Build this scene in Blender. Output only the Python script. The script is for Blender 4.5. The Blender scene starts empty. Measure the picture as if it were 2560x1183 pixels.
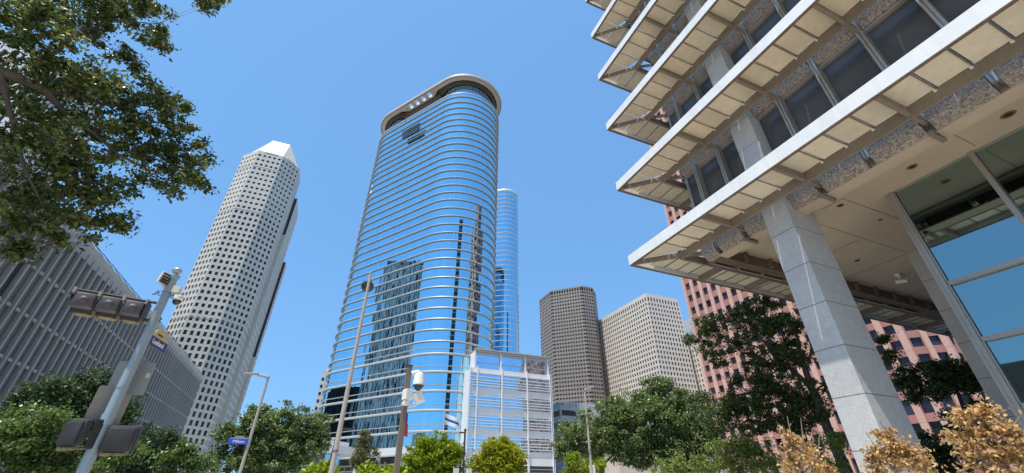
import bpy, bmesh, math, random
import numpy as np
from mathutils import Vector, Matrix
random.seed(7); RNG = np.random.default_rng(11)
R = math.radians
SC = bpy.context.scene
COL = SC.collection

# ------------------------------------------------------------------ camera, sky, sun, exposure
CAM_H = 1.6
cd = bpy.data.cameras.new("camera"); cam = bpy.data.objects.new("camera", cd); COL.objects.link(cam)
cd.sensor_fit = 'HORIZONTAL'; cd.sensor_width = 36.0; cd.lens = 36.0 * 1040 / 2560
cd.clip_start = 0.05; cd.clip_end = 6000
cam.location = (0, 0, CAM_H); cam.rotation_euler = (R(90 + 31.52), 0, R(-23.2))
SC.camera = cam
SUN = Vector((-0.335, -0.16, 1.0)).normalized()          # towards the sun
SUN_EL = math.asin(SUN.z); SUN_AZ = math.atan2(SUN.x, SUN.y)
w = bpy.data.worlds.new("World"); SC.world = w; w.use_nodes = True
nt = w.node_tree; nt.nodes.clear()
sky = nt.nodes.new("ShaderNodeTexSky"); sky.sky_type = 'NISHITA'; sky.sun_disc = False
sky.sun_elevation = SUN_EL; sky.sun_rotation = SUN_AZ
sky.altitude = 20; sky.air_density = 1.0; sky.dust_density = 1.2; sky.ozone_density = 3.0
bg = nt.nodes.new("ShaderNodeBackground"); bg.inputs["Strength"].default_value = 0.15
wo = nt.nodes.new("ShaderNodeOutputWorld")
gm = nt.nodes.new("ShaderNodeGamma"); gm.inputs[1].default_value = 0.4
tn_ = nt.nodes.new("ShaderNodeMix"); tn_.data_type = 'RGBA'; tn_.blend_type = 'MULTIPLY'; tn_.inputs[0].default_value = 1; tn_.inputs[7].default_value = (.99, 1.86, 2.88, 1)
nt.links.new(sky.outputs[0], gm.inputs[0]); nt.links.new(gm.outputs[0], tn_.inputs[6]); nt.links.new(tn_.outputs[2], bg.inputs[0]); nt.links.new(bg.outputs[0], wo.inputs[0])
sl = bpy.data.lights.new("sun", 'SUN'); sl.energy = 5.0; sl.angle = R(0.5); sl.color = (1.0, 0.94, 0.84)
so = bpy.data.objects.new("sun", sl); COL.objects.link(so)
so.rotation_euler = SUN.to_track_quat('Z', 'Y').to_euler(); so.location = (0, 0, 300)
SC.view_settings.view_transform = 'Standard'; SC.view_settings.look = 'None'
SC.view_settings.exposure = 0.30; SC.view_settings.gamma = 1.0
SC.cycles.max_bounces = 8; SC.cycles.diffuse_bounces = 4; SC.cycles.glossy_bounces = 4
SC.cycles.use_denoising = True

# ------------------------------------------------------------------ materials
def mat(name, col, rough=0.7, metal=0.0, spec=0.5, noise=None, bump=None, stretch=None, joints=None, wave=None, island=0.0, obrand=0.0):
    m = bpy.data.materials.new(name); m.use_nodes = True
    t = m.node_tree; L = t.links; b = t.nodes["Principled BSDF"]
    b.inputs["Roughness"].default_value = rough; b.inputs["Metallic"].default_value = metal
    b.inputs["Specular IOR Level"].default_value = spec
    b.inputs["Base Color"].default_value = (*col, 1)
    tc = t.nodes.new("ShaderNodeTexCoord"); src = tc.outputs["Object"]
    if stretch:
        mp = t.nodes.new("ShaderNodeMapping"); mp.inputs["Scale"].default_value = stretch
        L.new(src, mp.inputs[0]); src = mp.outputs[0]
    cur = None
    def scaled(sock, lo, hi):
        r = t.nodes.new("ShaderNodeMapRange"); L.new(sock, r.inputs[0])
        r.inputs[3].default_value = lo; r.inputs[4].default_value = hi
        return r.outputs[0]
    def mult(fac_sock):
        nonlocal cur
        x = t.nodes.new("ShaderNodeMix"); x.data_type = 'RGBA'; x.blend_type = 'MULTIPLY'; x.inputs[0].default_value = 1
        if cur is None: x.inputs[6].default_value = (*col, 1)
        else: L.new(cur, x.inputs[6])
        L.new(fac_sock, x.inputs[7]); cur = x.outputs[2]
    for nz in (noise or []):
        n = t.nodes.new("ShaderNodeTexNoise"); n.inputs["Scale"].default_value = nz[0]; n.inputs["Detail"].default_value = 5
        L.new(src, n.inputs["Vector"]); mult(scaled(n.outputs[0], 1 - nz[1] * 2, 1 + nz[1] * 2))
    if joints:
        jw, jh, js, jd = joints[:4]
        br = t.nodes.new("ShaderNodeTexBrick"); br.offset = 0; br.inputs["Scale"].default_value = 1
        br.inputs["Brick Width"].default_value = jw; br.inputs["Row Height"].default_value = jh
        br.inputs["Mortar Size"].default_value = js; br.inputs["Mortar Smooth"].default_value = 0
        v = joints[4] if len(joints) > 4 else 0.05
        br.inputs["Color1"].default_value = (1 - v, 1 - v, 1 - v, 1); br.inputs["Color2"].default_value = (1 + v, 1 + v, 1 + v, 1)
        br.inputs["Mortar"].default_value = (jd, jd, jd, 1)
        L.new(tc.outputs["UV"], br.inputs["Vector"]); mult(br.outputs[0])
    if wave:
        wv = t.nodes.new("ShaderNodeTexWave"); wv.bands_direction = wave[0]; wv.inputs["Scale"].default_value = wave[1]
        L.new(tc.outputs["Object"], wv.inputs["Vector"]); mult(scaled(wv.outputs[1], wave[2], 1.0))
    if island:
        g = t.nodes.new("ShaderNodeNewGeometry"); mult(scaled(g.outputs["Random Per Island"], 1 - island, 1 + island))
    if obrand:
        oi = t.nodes.new("ShaderNodeObjectInfo"); mult(scaled(oi.outputs["Random"], 1 - obrand, 1 + obrand))
    if cur is not None: L.new(cur, b.inputs["Base Color"])
    if bump:
        n = t.nodes.new("ShaderNodeTexNoise"); n.inputs["Scale"].default_value = bump[0]; n.inputs["Detail"].default_value = bump[2] if len(bump) > 2 else 4
        L.new(src, n.inputs["Vector"])
        bp = t.nodes.new("ShaderNodeBump"); bp.inputs["Strength"].default_value = bump[1]; bp.inputs["Distance"].default_value = bump[3] if len(bump) > 3 else 0.05
        L.new(n.outputs[0], bp.inputs["Height"]); L.new(bp.outputs[0], b.inputs["Normal"])
    return m

def leaf_mat(name, c1, c2, trans=0.35, rough=0.5, spec=0.3, dead=None):
    m = bpy.data.materials.new(name); m.use_nodes = True
    t = m.node_tree; L = t.links; b = t.nodes["Principled BSDF"]; out = t.nodes["Material Output"]
    g = t.nodes.new("ShaderNodeNewGeometry")
    r = t.nodes.new("ShaderNodeValToRGB"); L.new(g.outputs["Random Per Island"], r.inputs[0])
    e = r.color_ramp.elements; e[0].color = (*c1, 1); e[1].color = (*c2, 1); e[1].position = 0.94
    if dead:
        x = e.new(0.975); x.color = (*dead, 1)
    tc = t.nodes.new("ShaderNodeTexCoord"); n = t.nodes.new("ShaderNodeTexNoise"); n.inputs["Scale"].default_value = 0.9
    L.new(tc.outputs["Object"], n.inputs["Vector"])
    mr = t.nodes.new("ShaderNodeMapRange"); mr.inputs[3].default_value = 0.6; mr.inputs[4].default_value = 1.4; L.new(n.outputs[0], mr.inputs[0])
    x = t.nodes.new("ShaderNodeMix"); x.data_type = 'RGBA'; x.blend_type = 'MULTIPLY'; x.inputs[0].default_value = 1
    L.new(r.outputs[0], x.inputs[6]); L.new(mr.outputs[0], x.inputs[7])
    L.new(x.outputs[2], b.inputs["Base Color"])
    b.inputs["Roughness"].default_value = rough; b.inputs["Specular IOR Level"].default_value = spec
    tr = t.nodes.new("ShaderNodeBsdfTranslucent"); L.new(x.outputs[2], tr.inputs[0])
    ms = t.nodes.new("ShaderNodeMixShader"); ms.inputs[0].default_value = trans
    L.new(b.outputs[0], ms.inputs[1]); L.new(tr.outputs[0], ms.inputs[2]); L.new(ms.outputs[0], out.inputs[0])
    return m

M = {}
M['ground'] = mat("ground_concrete", (.36, .34, .31), .9, noise=[(.05, .15), (1.5, .1)])
M['asphalt'] = mat("asphalt", (.09, .09, .09), .9, noise=[(.3, .12), (40, .15)])
M['walk'] = mat("pavement_concrete", (.52, .49, .44), .85, noise=[(.4, .1), (9, .06)])
M['curtain'] = mat("mirror_curtain_glass", (.42, .72, .87), .015, 1.0, bump=(.55, .05, 2, .25), stretch=(1, 1, .16), island=.035)
M['curtain_far'] = mat("mirror_curtain_glass_teal", (.40, .66, .80), .02, 1.0, island=.06)
M['podglass'] = mat("podium_glass", (.50, .70, .88), .02, 1.0, bump=(.7, .08, 2, .2), stretch=(1, 1, .3), island=.05)
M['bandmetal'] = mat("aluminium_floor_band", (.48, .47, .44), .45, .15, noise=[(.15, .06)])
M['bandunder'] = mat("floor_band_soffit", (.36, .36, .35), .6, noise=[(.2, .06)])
M['white'] = mat("white_metal_panel", (.76, .76, .74), .45, noise=[(.2, .04)], joints=(3.0, 50, .03, .8, .02))
M['ringtop'] = mat("roof_ring_panel", (.50, .43, .35), .5, noise=[(.1, .05)])
M['dark'] = mat("dark_joint", (.02, .02, .022), .6)
M['darkbrown'] = mat("dark_brown_louvre", (.11, .085, .07), .6, noise=[(2, .2)])
M['drum'] = mat("gridded_blue_glass", (.30, .55, .78), .06, 1.0, joints=(1.5, 1.3, .11, .12, .04))
M['smith'] = mat("pale_granite_panel", (.58, .535, .455), .6, noise=[(.02, .07), (.5, .06), (.12, .05)], joints=(1.525, 1.975, .05, .72, .045))
M['smithroof'] = mat("cream_metal_roof", (.66, .61, .49), .5, noise=[(.2, .04)], joints=(2, 60, .05, .85, .02))
M['pane'] = mat("dark_window_glass", (.022, .021, .032), .12, spec=.38, island=.7, obrand=.8)
M['panebrown'] = mat("bronze_window_glass", (.022, .017, .016), .2, spec=.25, island=.7, obrand=.8)
M['brown'] = mat("taupe_granite", (.26, .222, .19), .6, noise=[(.03, .05), (.6, .05)], joints=(2.45, 3.33, .06, .75, .04))
M['cream'] = mat("cream_precast", (.66, .57, .475), .7, noise=[(.03, .06), (.7, .05)], joints=(2.94, 3.86, .05, .82, .03))
M['pier'] = mat("light_pink_granite", (.60, .37, .295), .6, noise=[(.05, .06), (1, .05)], joints=(50, 4.05, .06, .7, .03))
M['pink'] = mat("rose_granite", (.41, .19, .16), .55, noise=[(.05, .08), (1, .05)])
M['garage'] = mat("grey_concrete_rib", (.40, .395, .375), .8, noise=[(.2, .08), (2.5, .08)])
M['screen'] = mat("louvred_screen", (.27, .262, .245), .8, noise=[(.25, .12), (3, .1)], wave=('Z', 3.4, .35))
M['screen_dark'] = mat("louvred_screen_open", (.07, .072, .065), .8, noise=[(.5, .2)], wave=('Z', 3.4, .3))
M['beige'] = mat("beige_concrete", (.50, .46, .39), .8, noise=[(.3, .08)])
M['striped'] = mat("white_stone_pier", (.66, .63, .60), .6, noise=[(.1, .05)])
M['fascia'] = mat("white_painted_fascia", (.76, .75, .72), .45, noise=[(1.5, .07), (.15, .06), (9, .05)], stretch=(1, 1, .25))
M['shade'] = mat("cream_sunshade_panel", (.70, .60, .45), .55, noise=[(.9, .12), (.15, .08), (5, .07), (22, .05)], island=.13)
M['beam'] = mat("weathered_beige_steel", (.215, .178, .135), .6, noise=[(1.2, .16), (9, .1)])
M['aggregate'] = mat("exposed_aggregate", (.30, .25, .21), .9, noise=[(17, .62), (40, .5), (2, .12)], bump=(14, 1.0, 3, .06))
M['mullion'] = mat("aluminium_mullion", (.42, .39, .35), .4, .5, noise=[(1.0, .1)])
M['granite'] = mat("grey_granite_cladding", (.47, .465, .455), .5, noise=[(34, .2), (80, .2), (.6, .09), (5, .08)], joints=(50, 1.22, .012, .35, .03))
M['soffit'] = mat("tan_plaster_soffit", (.53, .415, .295), .85, noise=[(.5, .07), (4, .03)])
M['officeglass'] = mat("grey_office_glass", (.075, .08, .088), .14, spec=.35, noise=[(.5, .25)], island=.25)
M['lobbyglass'] = mat("reflective_lobby_glass", (.27, .37, .37), .02, 1.0, bump=(.25, .02, 2, .1))
M['rust'] = mat("rusty_brown_edge", (.16, .11, .075), .8, noise=[(6, .3)])
M['bronze'] = mat("bronze_trim", (.28, .15, .07), .4, .6)
M['pole_blue'] = mat("blue_grey_painted_pole", (.34, .41, .46), .35, .2, noise=[(2, .08), (14, .06)])
M['pole_tan'] = mat("tan_painted_pole", (.42, .38, .33), .5, noise=[(2, .07), (20, .05)])
M['pole_brown'] = mat("brown_painted_post", (.17, .13, .105), .6, noise=[(3, .12)])
M['pole_dark'] = mat("dark_bronze_post", (.045, .04, .037), .5)
M['black'] = mat("black_plastic", (.035, .034, .035), .5, noise=[(6, .25)])
M['sigback'] = mat("grey_signal_housing", (.10, .09, .10), .5, noise=[(5, .15)])
M['visor'] = mat("peeling_yellow_visor", (.27, .215, .11), .8, noise=[(16, .5), (5, .2)])
M['signback'] = mat("aluminium_sign_back", (.36, .335, .30), .45, .4, noise=[(3, .1)])
M['signblue'] = mat("blue_sign_sheet", (.02, .035, .16), .4)
M['signblue2'] = mat("bright_blue_sign_sheet", (.015, .09, .55), .4)
M['signgold'] = mat("gold_sign_plate", (.52, .42, .18), .45)
M['letter'] = mat("white_lettering", (.85, .85, .85), .5)
M['ink'] = mat("dark_lettering", (.12, .08, .05), .5)
M['plastic'] = mat("white_plastic_housing", (.74, .72, .67), .4, noise=[(8, .04)])
M['dome'] = mat("smoked_dome", (.02, .015, .015), .08, spec=.8)
M['red'] = mat("red_storefront", (.30, .05, .035), .6, noise=[(2, .15)])
M['cloth_red'] = mat("red_flag_cloth", (.5, .04, .05), .8)
M['cloth_blue'] = mat("blue_flag_cloth", (.05, .09, .3), .8)
M['cloth_white'] = mat("white_flag_cloth", (.75, .77, .8), .8)
M['bark'] = mat("tree_bark", (.085, .07, .055), .9, noise=[(5, .2), (25, .2)], bump=(20, .8, 3, .03), stretch=(1, 1, .3))
M['bark_pale'] = mat("pale_tree_bark", (.22, .17, .13), .9, noise=[(8, .2)])
M['leaf_oak'] = leaf_mat("oak_leaf", (.028, .058, .013), (.16, .20, .045), .45, .4, .5, dead=(.42, .33, .14))
M['leaf_mid'] = leaf_mat("mid_green_leaf", (.055, .11, .025), (.22, .30, .07), .38, .4, .5)
M['leaf_olive'] = leaf_mat("olive_leaf", (.07, .115, .034), (.33, .41, .15), .42, .35, .5)
M['leaf_dark'] = leaf_mat("dark_oak_leaf", (.024, .05, .017), (.14, .19, .055), .36, dead=(.12, .11, .03))
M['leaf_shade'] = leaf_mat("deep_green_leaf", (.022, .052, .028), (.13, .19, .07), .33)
M['leaf_lime'] = leaf_mat("lime_leaf", (.17, .26, .012), (.36, .42, .025), .4)
M['leaf_gold'] = leaf_mat("yellow_green_leaf", (.20, .27, .012), (.50, .46, .03), .4)
M['leaf_bright'] = leaf_mat("bright_olive_leaf", (.09, .14, .03), (.32, .38, .09), .42)
M['leaf_conifer'] = leaf_mat("feathery_leaf", (.10, .12, .04), (.22, .21, .08), .3)
M['leaf_dry'] = leaf_mat("dry_golden_leaf", (.27, .14, .05), (.78, .55, .25), .45)

# ------------------------------------------------------------------ helpers
ORG = {}
class MB:
    """collects faces and links them as one mesh object"""
    def __init__(s): s.v = []; s.f = []; s.uv = []; s.m = []
    def face(s, pts, m=0, uv=None):
        i = len(s.v); s.v += [tuple(p) for p in pts]; s.f.append(tuple(range(i, i + len(pts)))); s.m.append(m)
        s.uv += uv if uv else [(0, 0)] * len(pts)
    def box(s, x0, x1, y0, y1, z0, z1, m=0):
        a = [(x0, y0), (x1, y0), (x1, y1), (x0, y1)]
        for i in range(4):
            p, q = a[i], a[(i + 1) % 4]; l = abs(p[0] - q[0]) + abs(p[1] - q[1]); o = p[1] if i % 2 else p[0]
            s.face([(*p, z0), (*q, z0), (*q, z1), (*p, z1)], m, [(o, z0), (o + l, z0), (o + l, z1), (o, z1)])
        s.face([(*p, z1) for p in a], m, [(p[0], p[1]) for p in a]); s.face([(*p, z0) for p in a[::-1]], m, [(p[0], p[1]) for p in a[::-1]])
    def prism(s, poly, z0, z1, m=0, caps=True, mcap=None):
        n = len(poly); u = 0
        for i in range(n):
            p, q = poly[i], poly[(i + 1) % n]; l = math.hypot(q[0] - p[0], q[1] - p[1])
            s.face([(*p, z0), (*q, z0), (*q, z1), (*p, z1)], m, [(u, z0), (u + l, z0), (u + l, z1), (u, z1)]); u += l
        if caps:
            k = m if mcap is None else mcap
            s.face([(*p, z1) for p in poly], k); s.face([(*p, z0) for p in poly[::-1]], k)
    def obox(s, c, ax, ay, az, m=0):
        c = Vector(c); ax, ay, az = Vector(ax), Vector(ay), Vector(az)
        P = lambda i, j, k: c + ax * i + ay * j + az * k
        for q in (((-1,-1,-1),(-1,1,-1),(1,1,-1),(1,-1,-1)), ((-1,-1,1),(1,-1,1),(1,1,1),(-1,1,1)), ((-1,-1,-1),(1,-1,-1),(1,-1,1),(-1,-1,1)),
                  ((1,-1,-1),(1,1,-1),(1,1,1),(1,-1,1)), ((1,1,-1),(-1,1,-1),(-1,1,1),(1,1,1)), ((-1,1,-1),(-1,-1,-1),(-1,-1,1),(-1,1,1))):
            s.face([P(*t) for t in q], m)
    def bar(s, a, b, w, h, m=0, up=(0, 0, 1)):
        a, b = Vector(a), Vector(b); d = (b - a); L = d.length; d.normalize()
        side = d.cross(Vector(up)); 
        if side.length < 1e-6: side = d.cross(Vector((1, 0, 0)))
        side.normalize(); u = side.cross(d)
        s.obox((a + b) / 2, side * w / 2, d * L / 2, u * h / 2, m)
    def tube(s, pts, radii, n=10, m=0, cap=True):
        rings = []
        pts = [Vector(p) for p in pts]; prev = None
        for i, p in enumerate(pts):
            d = (pts[min(i + 1, len(pts) - 1)] - pts[max(i - 1, 0)]).normalized()
            a = d.cross(Vector((0, 0, 1))) if abs(d.z) < .95 else d.cross(Vector((0, 1, 0)))
            a.normalize(); b = d.cross(a)
            base = len(s.v)
            for k in range(n):
                t = 2 * math.pi * k / n; s.v.append(tuple(p + (a * math.cos(t) + b * math.sin(t)) * radii[i]))
            rings.append(base)
        for i in range(len(rings) - 1):
            for k in range(n):
                k2 = (k + 1) % n
                s.f.append((rings[i] + k, rings[i] + k2, rings[i + 1] + k2, rings[i + 1] + k)); s.m.append(m); s.uv += [(0, 0)] * 4
        if cap:
            s.f.append(tuple(rings[0] + k for k in range(n))); s.m.append(m); s.uv += [(0, 0)] * n
            s.f.append(tuple(rings[-1] + k for k in range(n))[::-1]); s.m.append(m); s.uv += [(0, 0)] * n
    def lathe(s, c, prof, n=20, m=0, axis=None):
        c = Vector(c); q = Vector((0, 0, 1)).rotation_difference(Vector(axis)) if axis else None
        rings = []
        for r, z in prof:
            b = len(s.v)
            for k in range(n):
                t = 2 * math.pi * k / n; p = Vector((r * math.cos(t), r * math.sin(t), z))
                if q: p = q @ p
                s.v.append(tuple(c + p))
            rings.append(b)
        for i in range(len(rings) - 1):
            for k in range(n):
                k2 = (k + 1) % n
                s.f.append((rings[i] + k, rings[i] + k2, rings[i + 1] + k2, rings[i + 1] + k)); s.m.append(m); s.uv += [(0, 0)] * 4
    def strip(s, pts, z0, z1, m=0, closed=True, u0=0):
        n = len(pts); u = u0
        for i in range(n if closed else n - 1):
            p, q = pts[i], pts[(i + 1) % n]; l = math.hypot(q[0] - p[0], q[1] - p[1])
            s.face([(*p, z0), (*q, z0), (*q, z1), (*p, z1)], m, [(u, z0), (u + l, z0), (u + l, z1), (u, z1)]); u += l
    def sweep(s, loops, m=None, closed_prof=True):
        """loops: list of closed loops [(x,y,z)] with equal counts, joined one to the next"""
        k = len(loops); n = len(loops[0])
        for a in range(k if closed_prof else k - 1):
            A, B = loops[a], loops[(a + 1) % k]
            for i in range(n):
                j = (i + 1) % n; s.face([A[i], A[j], B[j], B[i]], m[a] if m else 0)
    def build(s, name, mats, parent=None, smooth=False, bevel=0.0, kind=None, merge=False):
        me = bpy.data.meshes.new(name)
        o0 = ORG.get(parent.name, (0, 0, 0)) if parent else (0, 0, 0)
        V = np.array(s.v, dtype=np.float64) - np.array(o0)
        me.from_pydata(V.tolist(), [], s.f)
        if not isinstance(mats, (list, tuple)): mats = [mats]
        for x in mats: me.materials.append(x)
        me.polygons.foreach_set("material_index", s.m)
        ul = me.uv_layers.new(name="UVMap"); ul.data.foreach_set("uv", np.array(s.uv, dtype=np.float32).ravel())
        if merge or bevel or smooth:
            bm = bmesh.new(); bm.from_mesh(me); bmesh.ops.remove_doubles(bm, verts=bm.verts, dist=1e-5)
            if bevel: bmesh.ops.bevel(bm, geom=bm.edges[:], offset=bevel, segments=2, affect='EDGES', profile=.5)
            bmesh.ops.recalc_face_normals(bm, faces=bm.faces); bm.to_mesh(me); bm.free()
        if smooth:
            me.polygons.foreach_set("use_smooth", [True] * len(me.polygons)); me.set_sharp_from_angle(angle=R(35))
        me.update()
        o = bpy.data.objects.new(name, me); COL.objects.link(o)
        if parent: o.parent = parent; ORG[o.name] = o0
        if kind: o['kind'] = kind
        return o

def thing(name, label, cat, loc=(0, 0, 0), group=None):
    o = bpy.data.objects.new(name, None); COL.objects.link(o); o.location = loc; o.empty_display_size = .3
    ORG[o.name] = tuple(loc); o['label'] = label; o['category'] = cat
    if group: o['group'] = group
    return o
def tag(o, label, cat, group=None):
    o['label'] = label; o['category'] = cat
    if group: o['group'] = group
    return o

_f = 1040.0; _p = R(31.52); _a = R(23.2)
_F = np.array([math.sin(_a) * math.cos(_p), math.cos(_a) * math.cos(_p), math.sin(_p)]); _R = np.array([math.cos(_a), -math.sin(_a), 0]); _U = np.cross(_R, _F)
def seen_area(P):
    """how large a flat face shows from the camera's place; used only to choose which windows become parts of their own"""
    P = np.array([tuple(p) for p in P]) - np.array([0, 0, CAM_H]); z = P @ _F
    if (z < .1).any(): return 0
    x = P @ _R / z * _f; y = P @ _U / z * _f
    if x.max() < -1280 or x.min() > 1280 or y.max() < -592 or y.min() > 592: return 0
    c = P.mean(0); n = np.cross(P[1] - P[0], P[2] - P[0])
    if n @ c > 0: return 0
    return abs(np.dot(x, np.roll(y, 1)) - np.dot(y, np.roll(x, 1))) / 2

def facade(wall, panes, P0, U, W, z0, z1, cols, rows, depth, m=0, mrev=None, row_extra=None):
    """one flat face of a building: wall strips, piers, reveals and panes. U = direction along the face seen left to right from outside"""
    P0 = Vector((P0[0], P0[1], 0)); U = Vector((U[0], U[1], 0)).normalized(); N = Vector((U.y, -U.x, 0))
    mr = m if mrev is None else mrev
    def P(u, v, d=0): q = P0 + U * u - N * d; return (q.x, q.y, v)
    def rect(u0, u1, v0, v1):
        if u1 - u0 > 1e-4 and v1 - v0 > 1e-4:
            wall.face([P(u0, v0), P(u1, v0), P(u1, v1), P(u0, v1)], m, [(u0, v0), (u1, v0), (u1, v1), (u0, v1)])
    zz = z0
    for (v0, v1) in rows:
        rect(0, W, zz, v0); uu = 0
        for (u0, u1) in cols:
            rect(uu, u0, v0, v1); uu = u1
            a, b, c, d = (u0, v0), (u1, v0), (u1, v1), (u0, v1)
            for e, f in ((a, b), (b, c), (c, d), (d, a)):
                wall.face([P(*e), P(*f), P(*f, depth), P(*e, depth)], mr, [(.5, .5)] * 4)
            panes.append([P(*a, depth), P(*b, depth), P(*c, depth), P(*d, depth)])
        rect(uu, W, v0, v1); zz = v1
    rect(0, W, zz, z1)

def add_panes(parent, panes, m, cap=100, name="window", minpx=2.0):
    sc = sorted(((seen_area(p), i) for i, p in enumerate(panes)), reverse=True)
    own = set(i for a, i in sc[:cap] if a > minpx)
    rest = MB()
    for i, p in enumerate(panes):
        if i in own:
            b = MB(); b.face(p); b.build(name, m, parent)
        else: rest.face(p)
    if rest.f: rest.build(name, m, parent, kind='stuff' if len(own) >= cap else None)

def grid_cols(n, start, pitch, w): return [(start + i * pitch - w / 2, start + i * pitch + w / 2) for i in range(n)]
def text_mesh(body, size, m, parent, M4, name="lettering", depth=.004, align='CENTER', sx=1.0):
    cu = bpy.data.curves.new(name, 'FONT'); cu.body = body; cu.size = size; cu.extrude = depth; cu.align_x = align; cu.align_y = 'CENTER'
    t = bpy.data.objects.new(name, cu); COL.objects.link(t); dg = bpy.context.evaluated_depsgraph_get()
    me = bpy.data.meshes.new_from_object(t.evaluated_get(dg)); bpy.data.objects.remove(t); bpy.data.curves.remove(cu)
    me.transform(Matrix.Diagonal((sx, 1, 1, 1))); me.transform(M4)
    me.materials.clear(); me.materials.append(m)
    o = bpy.data.objects.new(name, me); COL.objects.link(o)
    if parent: 
        o.parent = parent; me.transform(Matrix.Translation(-Vector(ORG[parent.name]))); ORG[o.name] = ORG[parent.name]
    return o
def struct(mb, name, m): o = mb.build(name, m); o['kind'] = 'structure'; return o

# ------------------------------------------------------------------ ground
g = MB(); g.box(-2500, 2500, -2500, 2500, -.5, 0); struct(g, 'ground', M['ground'])
g = MB(); g.box(-17, -4.5, -400, 130, -.1, .004); struct(g, 'road', M['asphalt'])
g = MB(); g.box(-4.4, 60, -60, 18, 0, .13); struct(g, 'pavement', M['walk'])
g = MB(); g.box(-25.9, -17.1, -60, 125, 0, .13); struct(g, 'pavement', M['walk'])
g = MB(); g.box(-4.4, 130, 19, 32, -.1, .005); struct(g, 'road', M['asphalt'])

# ------------------------------------------------------------------ round-ended glass tower with the roof ring
U2 = Vector((.5545, -.8322)); N2 = Vector((-.8322, -.5545))
def stadium(r, c1=U2 * -106 + N2 * -117.4, c2=U2 * -146 + N2 * -117.4, na=40, ns=26):
    ax = (c1 - c2).normalized(); nn = Vector((ax.y, -ax.x)); P = []      # nn: side of the long face
    L = (c1 - c2).length
    for i in range(ns): P.append(c2 + nn * r + ax * (L * i / ns))
    for i in range(na):
        t = math.pi * i / na; P.append(c1 + nn * (r * math.cos(t)) + ax * (r * math.sin(t)))
    for i in range(ns): P.append(c1 - nn * r - ax * (L * i / ns))
    for i in range(na):
        t = math.pi * i / na; P.append(c2 - nn * (r * math.cos(t)) - ax * (r * math.sin(t)))
    return [(p.x, p.y) for p in P]

def band_loops(prof, **kw):
    return [[(x, y, z) for x, y in stadium(r, **kw)] for r, z in prof]

def glass_skin(levels, r, jit, **kw):
    b = MB(); pts = stadium(r, **kw); n = len(pts); cx = sum(p[0] for p in pts) / n; cy = sum(p[1] for p in pts) / n
    for a in range(len(levels) - 1):
        for i in range(n):
            p, q = Vector(pts[i]), Vector(pts[(i + 1) % n]); d = (q - p).normalized(); nn = Vector((d.y, -d.x))
            if nn.dot(p - Vector((cx, cy))) < 0: nn = -nn
            j = [random.gauss(0, jit) for _ in range(3)]
            k = [nn * (j[0]), nn * (-j[0]), nn * (-j[0] + j[1]), nn * (j[0] + j[1])]
            b.face([(p.x + k[0].x, p.y + k[0].y, levels[a]), (q.x + k[1].x, q.y + k[1].y, levels[a]), (q.x + k[2].x, q.y + k[2].y, levels[a + 1]), (p.x + k[3].x, p.y + k[3].y, levels[a + 1])])
    return b

BZ = [16.9, 22.9, 28.7, 34.7, 40.6, 45.0, 49.0, 52.95, 57.0, 61.1, 65.1, 69.0, 73.0, 77.0, 80.95, 84.9, 88.6, 92.6, 96.5, 100.5, 104.6, 108.5, 112.45, 116.4, 120.35, 124.2, 128.1, 132.1, 136.2, 140.05, 144.1, 148.05, 151.9, 155.8, 159.75, 163.6, 167.5]
tw = thing('office_tower', 'tallest mirror-glass tower, rounded, with white floor bands and a brown roof ring with holes', 'skyscraper', (28, 170, 0))
glass_skin([12.9] + BZ + [170.3], 17.2, .0045).build('curtain_wall', M['curtain'], tw)
for i, z in enumerate(BZ):
    hb = .34 if z > 80 else (.42 if z > 44 else .7)
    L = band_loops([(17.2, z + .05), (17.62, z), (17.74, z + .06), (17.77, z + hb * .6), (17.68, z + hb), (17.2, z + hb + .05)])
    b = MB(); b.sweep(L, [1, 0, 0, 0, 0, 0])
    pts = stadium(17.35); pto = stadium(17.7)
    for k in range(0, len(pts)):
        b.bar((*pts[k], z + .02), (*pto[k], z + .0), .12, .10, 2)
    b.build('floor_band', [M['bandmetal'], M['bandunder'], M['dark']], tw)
for z in BZ[:5]:
    b = MB(); b.sweep(band_loops([(17.2, z + 2.2), (17.55, z + 2.2), (17.55, z + 2.36), (17.2, z + 2.36)])); b.build('glazing_rail', M['bandmetal'], tw)
b = MB(); b.sweep(band_loops([(17.0, 10.7), (18.0, 10.7), (18.1, 11.0), (18.1, 13.1), (17.2, 13.2)])); b.build('base_fascia', M['white'], tw)
b = MB(); b.strip(stadium(13.5), 0, 10.7); b.build('lobby_glazing', M['officeglass'], tw)
b = MB()
for z in (3.6, 7.0, 8.6): b.sweep(band_loops([(13.5, z), (13.7, z), (13.7, z + .5), (13.5, z + .5)]))
b.build('lobby_louvre', M['bandmetal'], tw)
pts = stadium(16.4, ns=4, na=4)
for k, p in enumerate(pts):
    b = MB(); b.lathe((*p, 0), [(.75, 0), (.75, 10.7)], 16); b.build('column', M['white'], tw, smooth=True)
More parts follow.
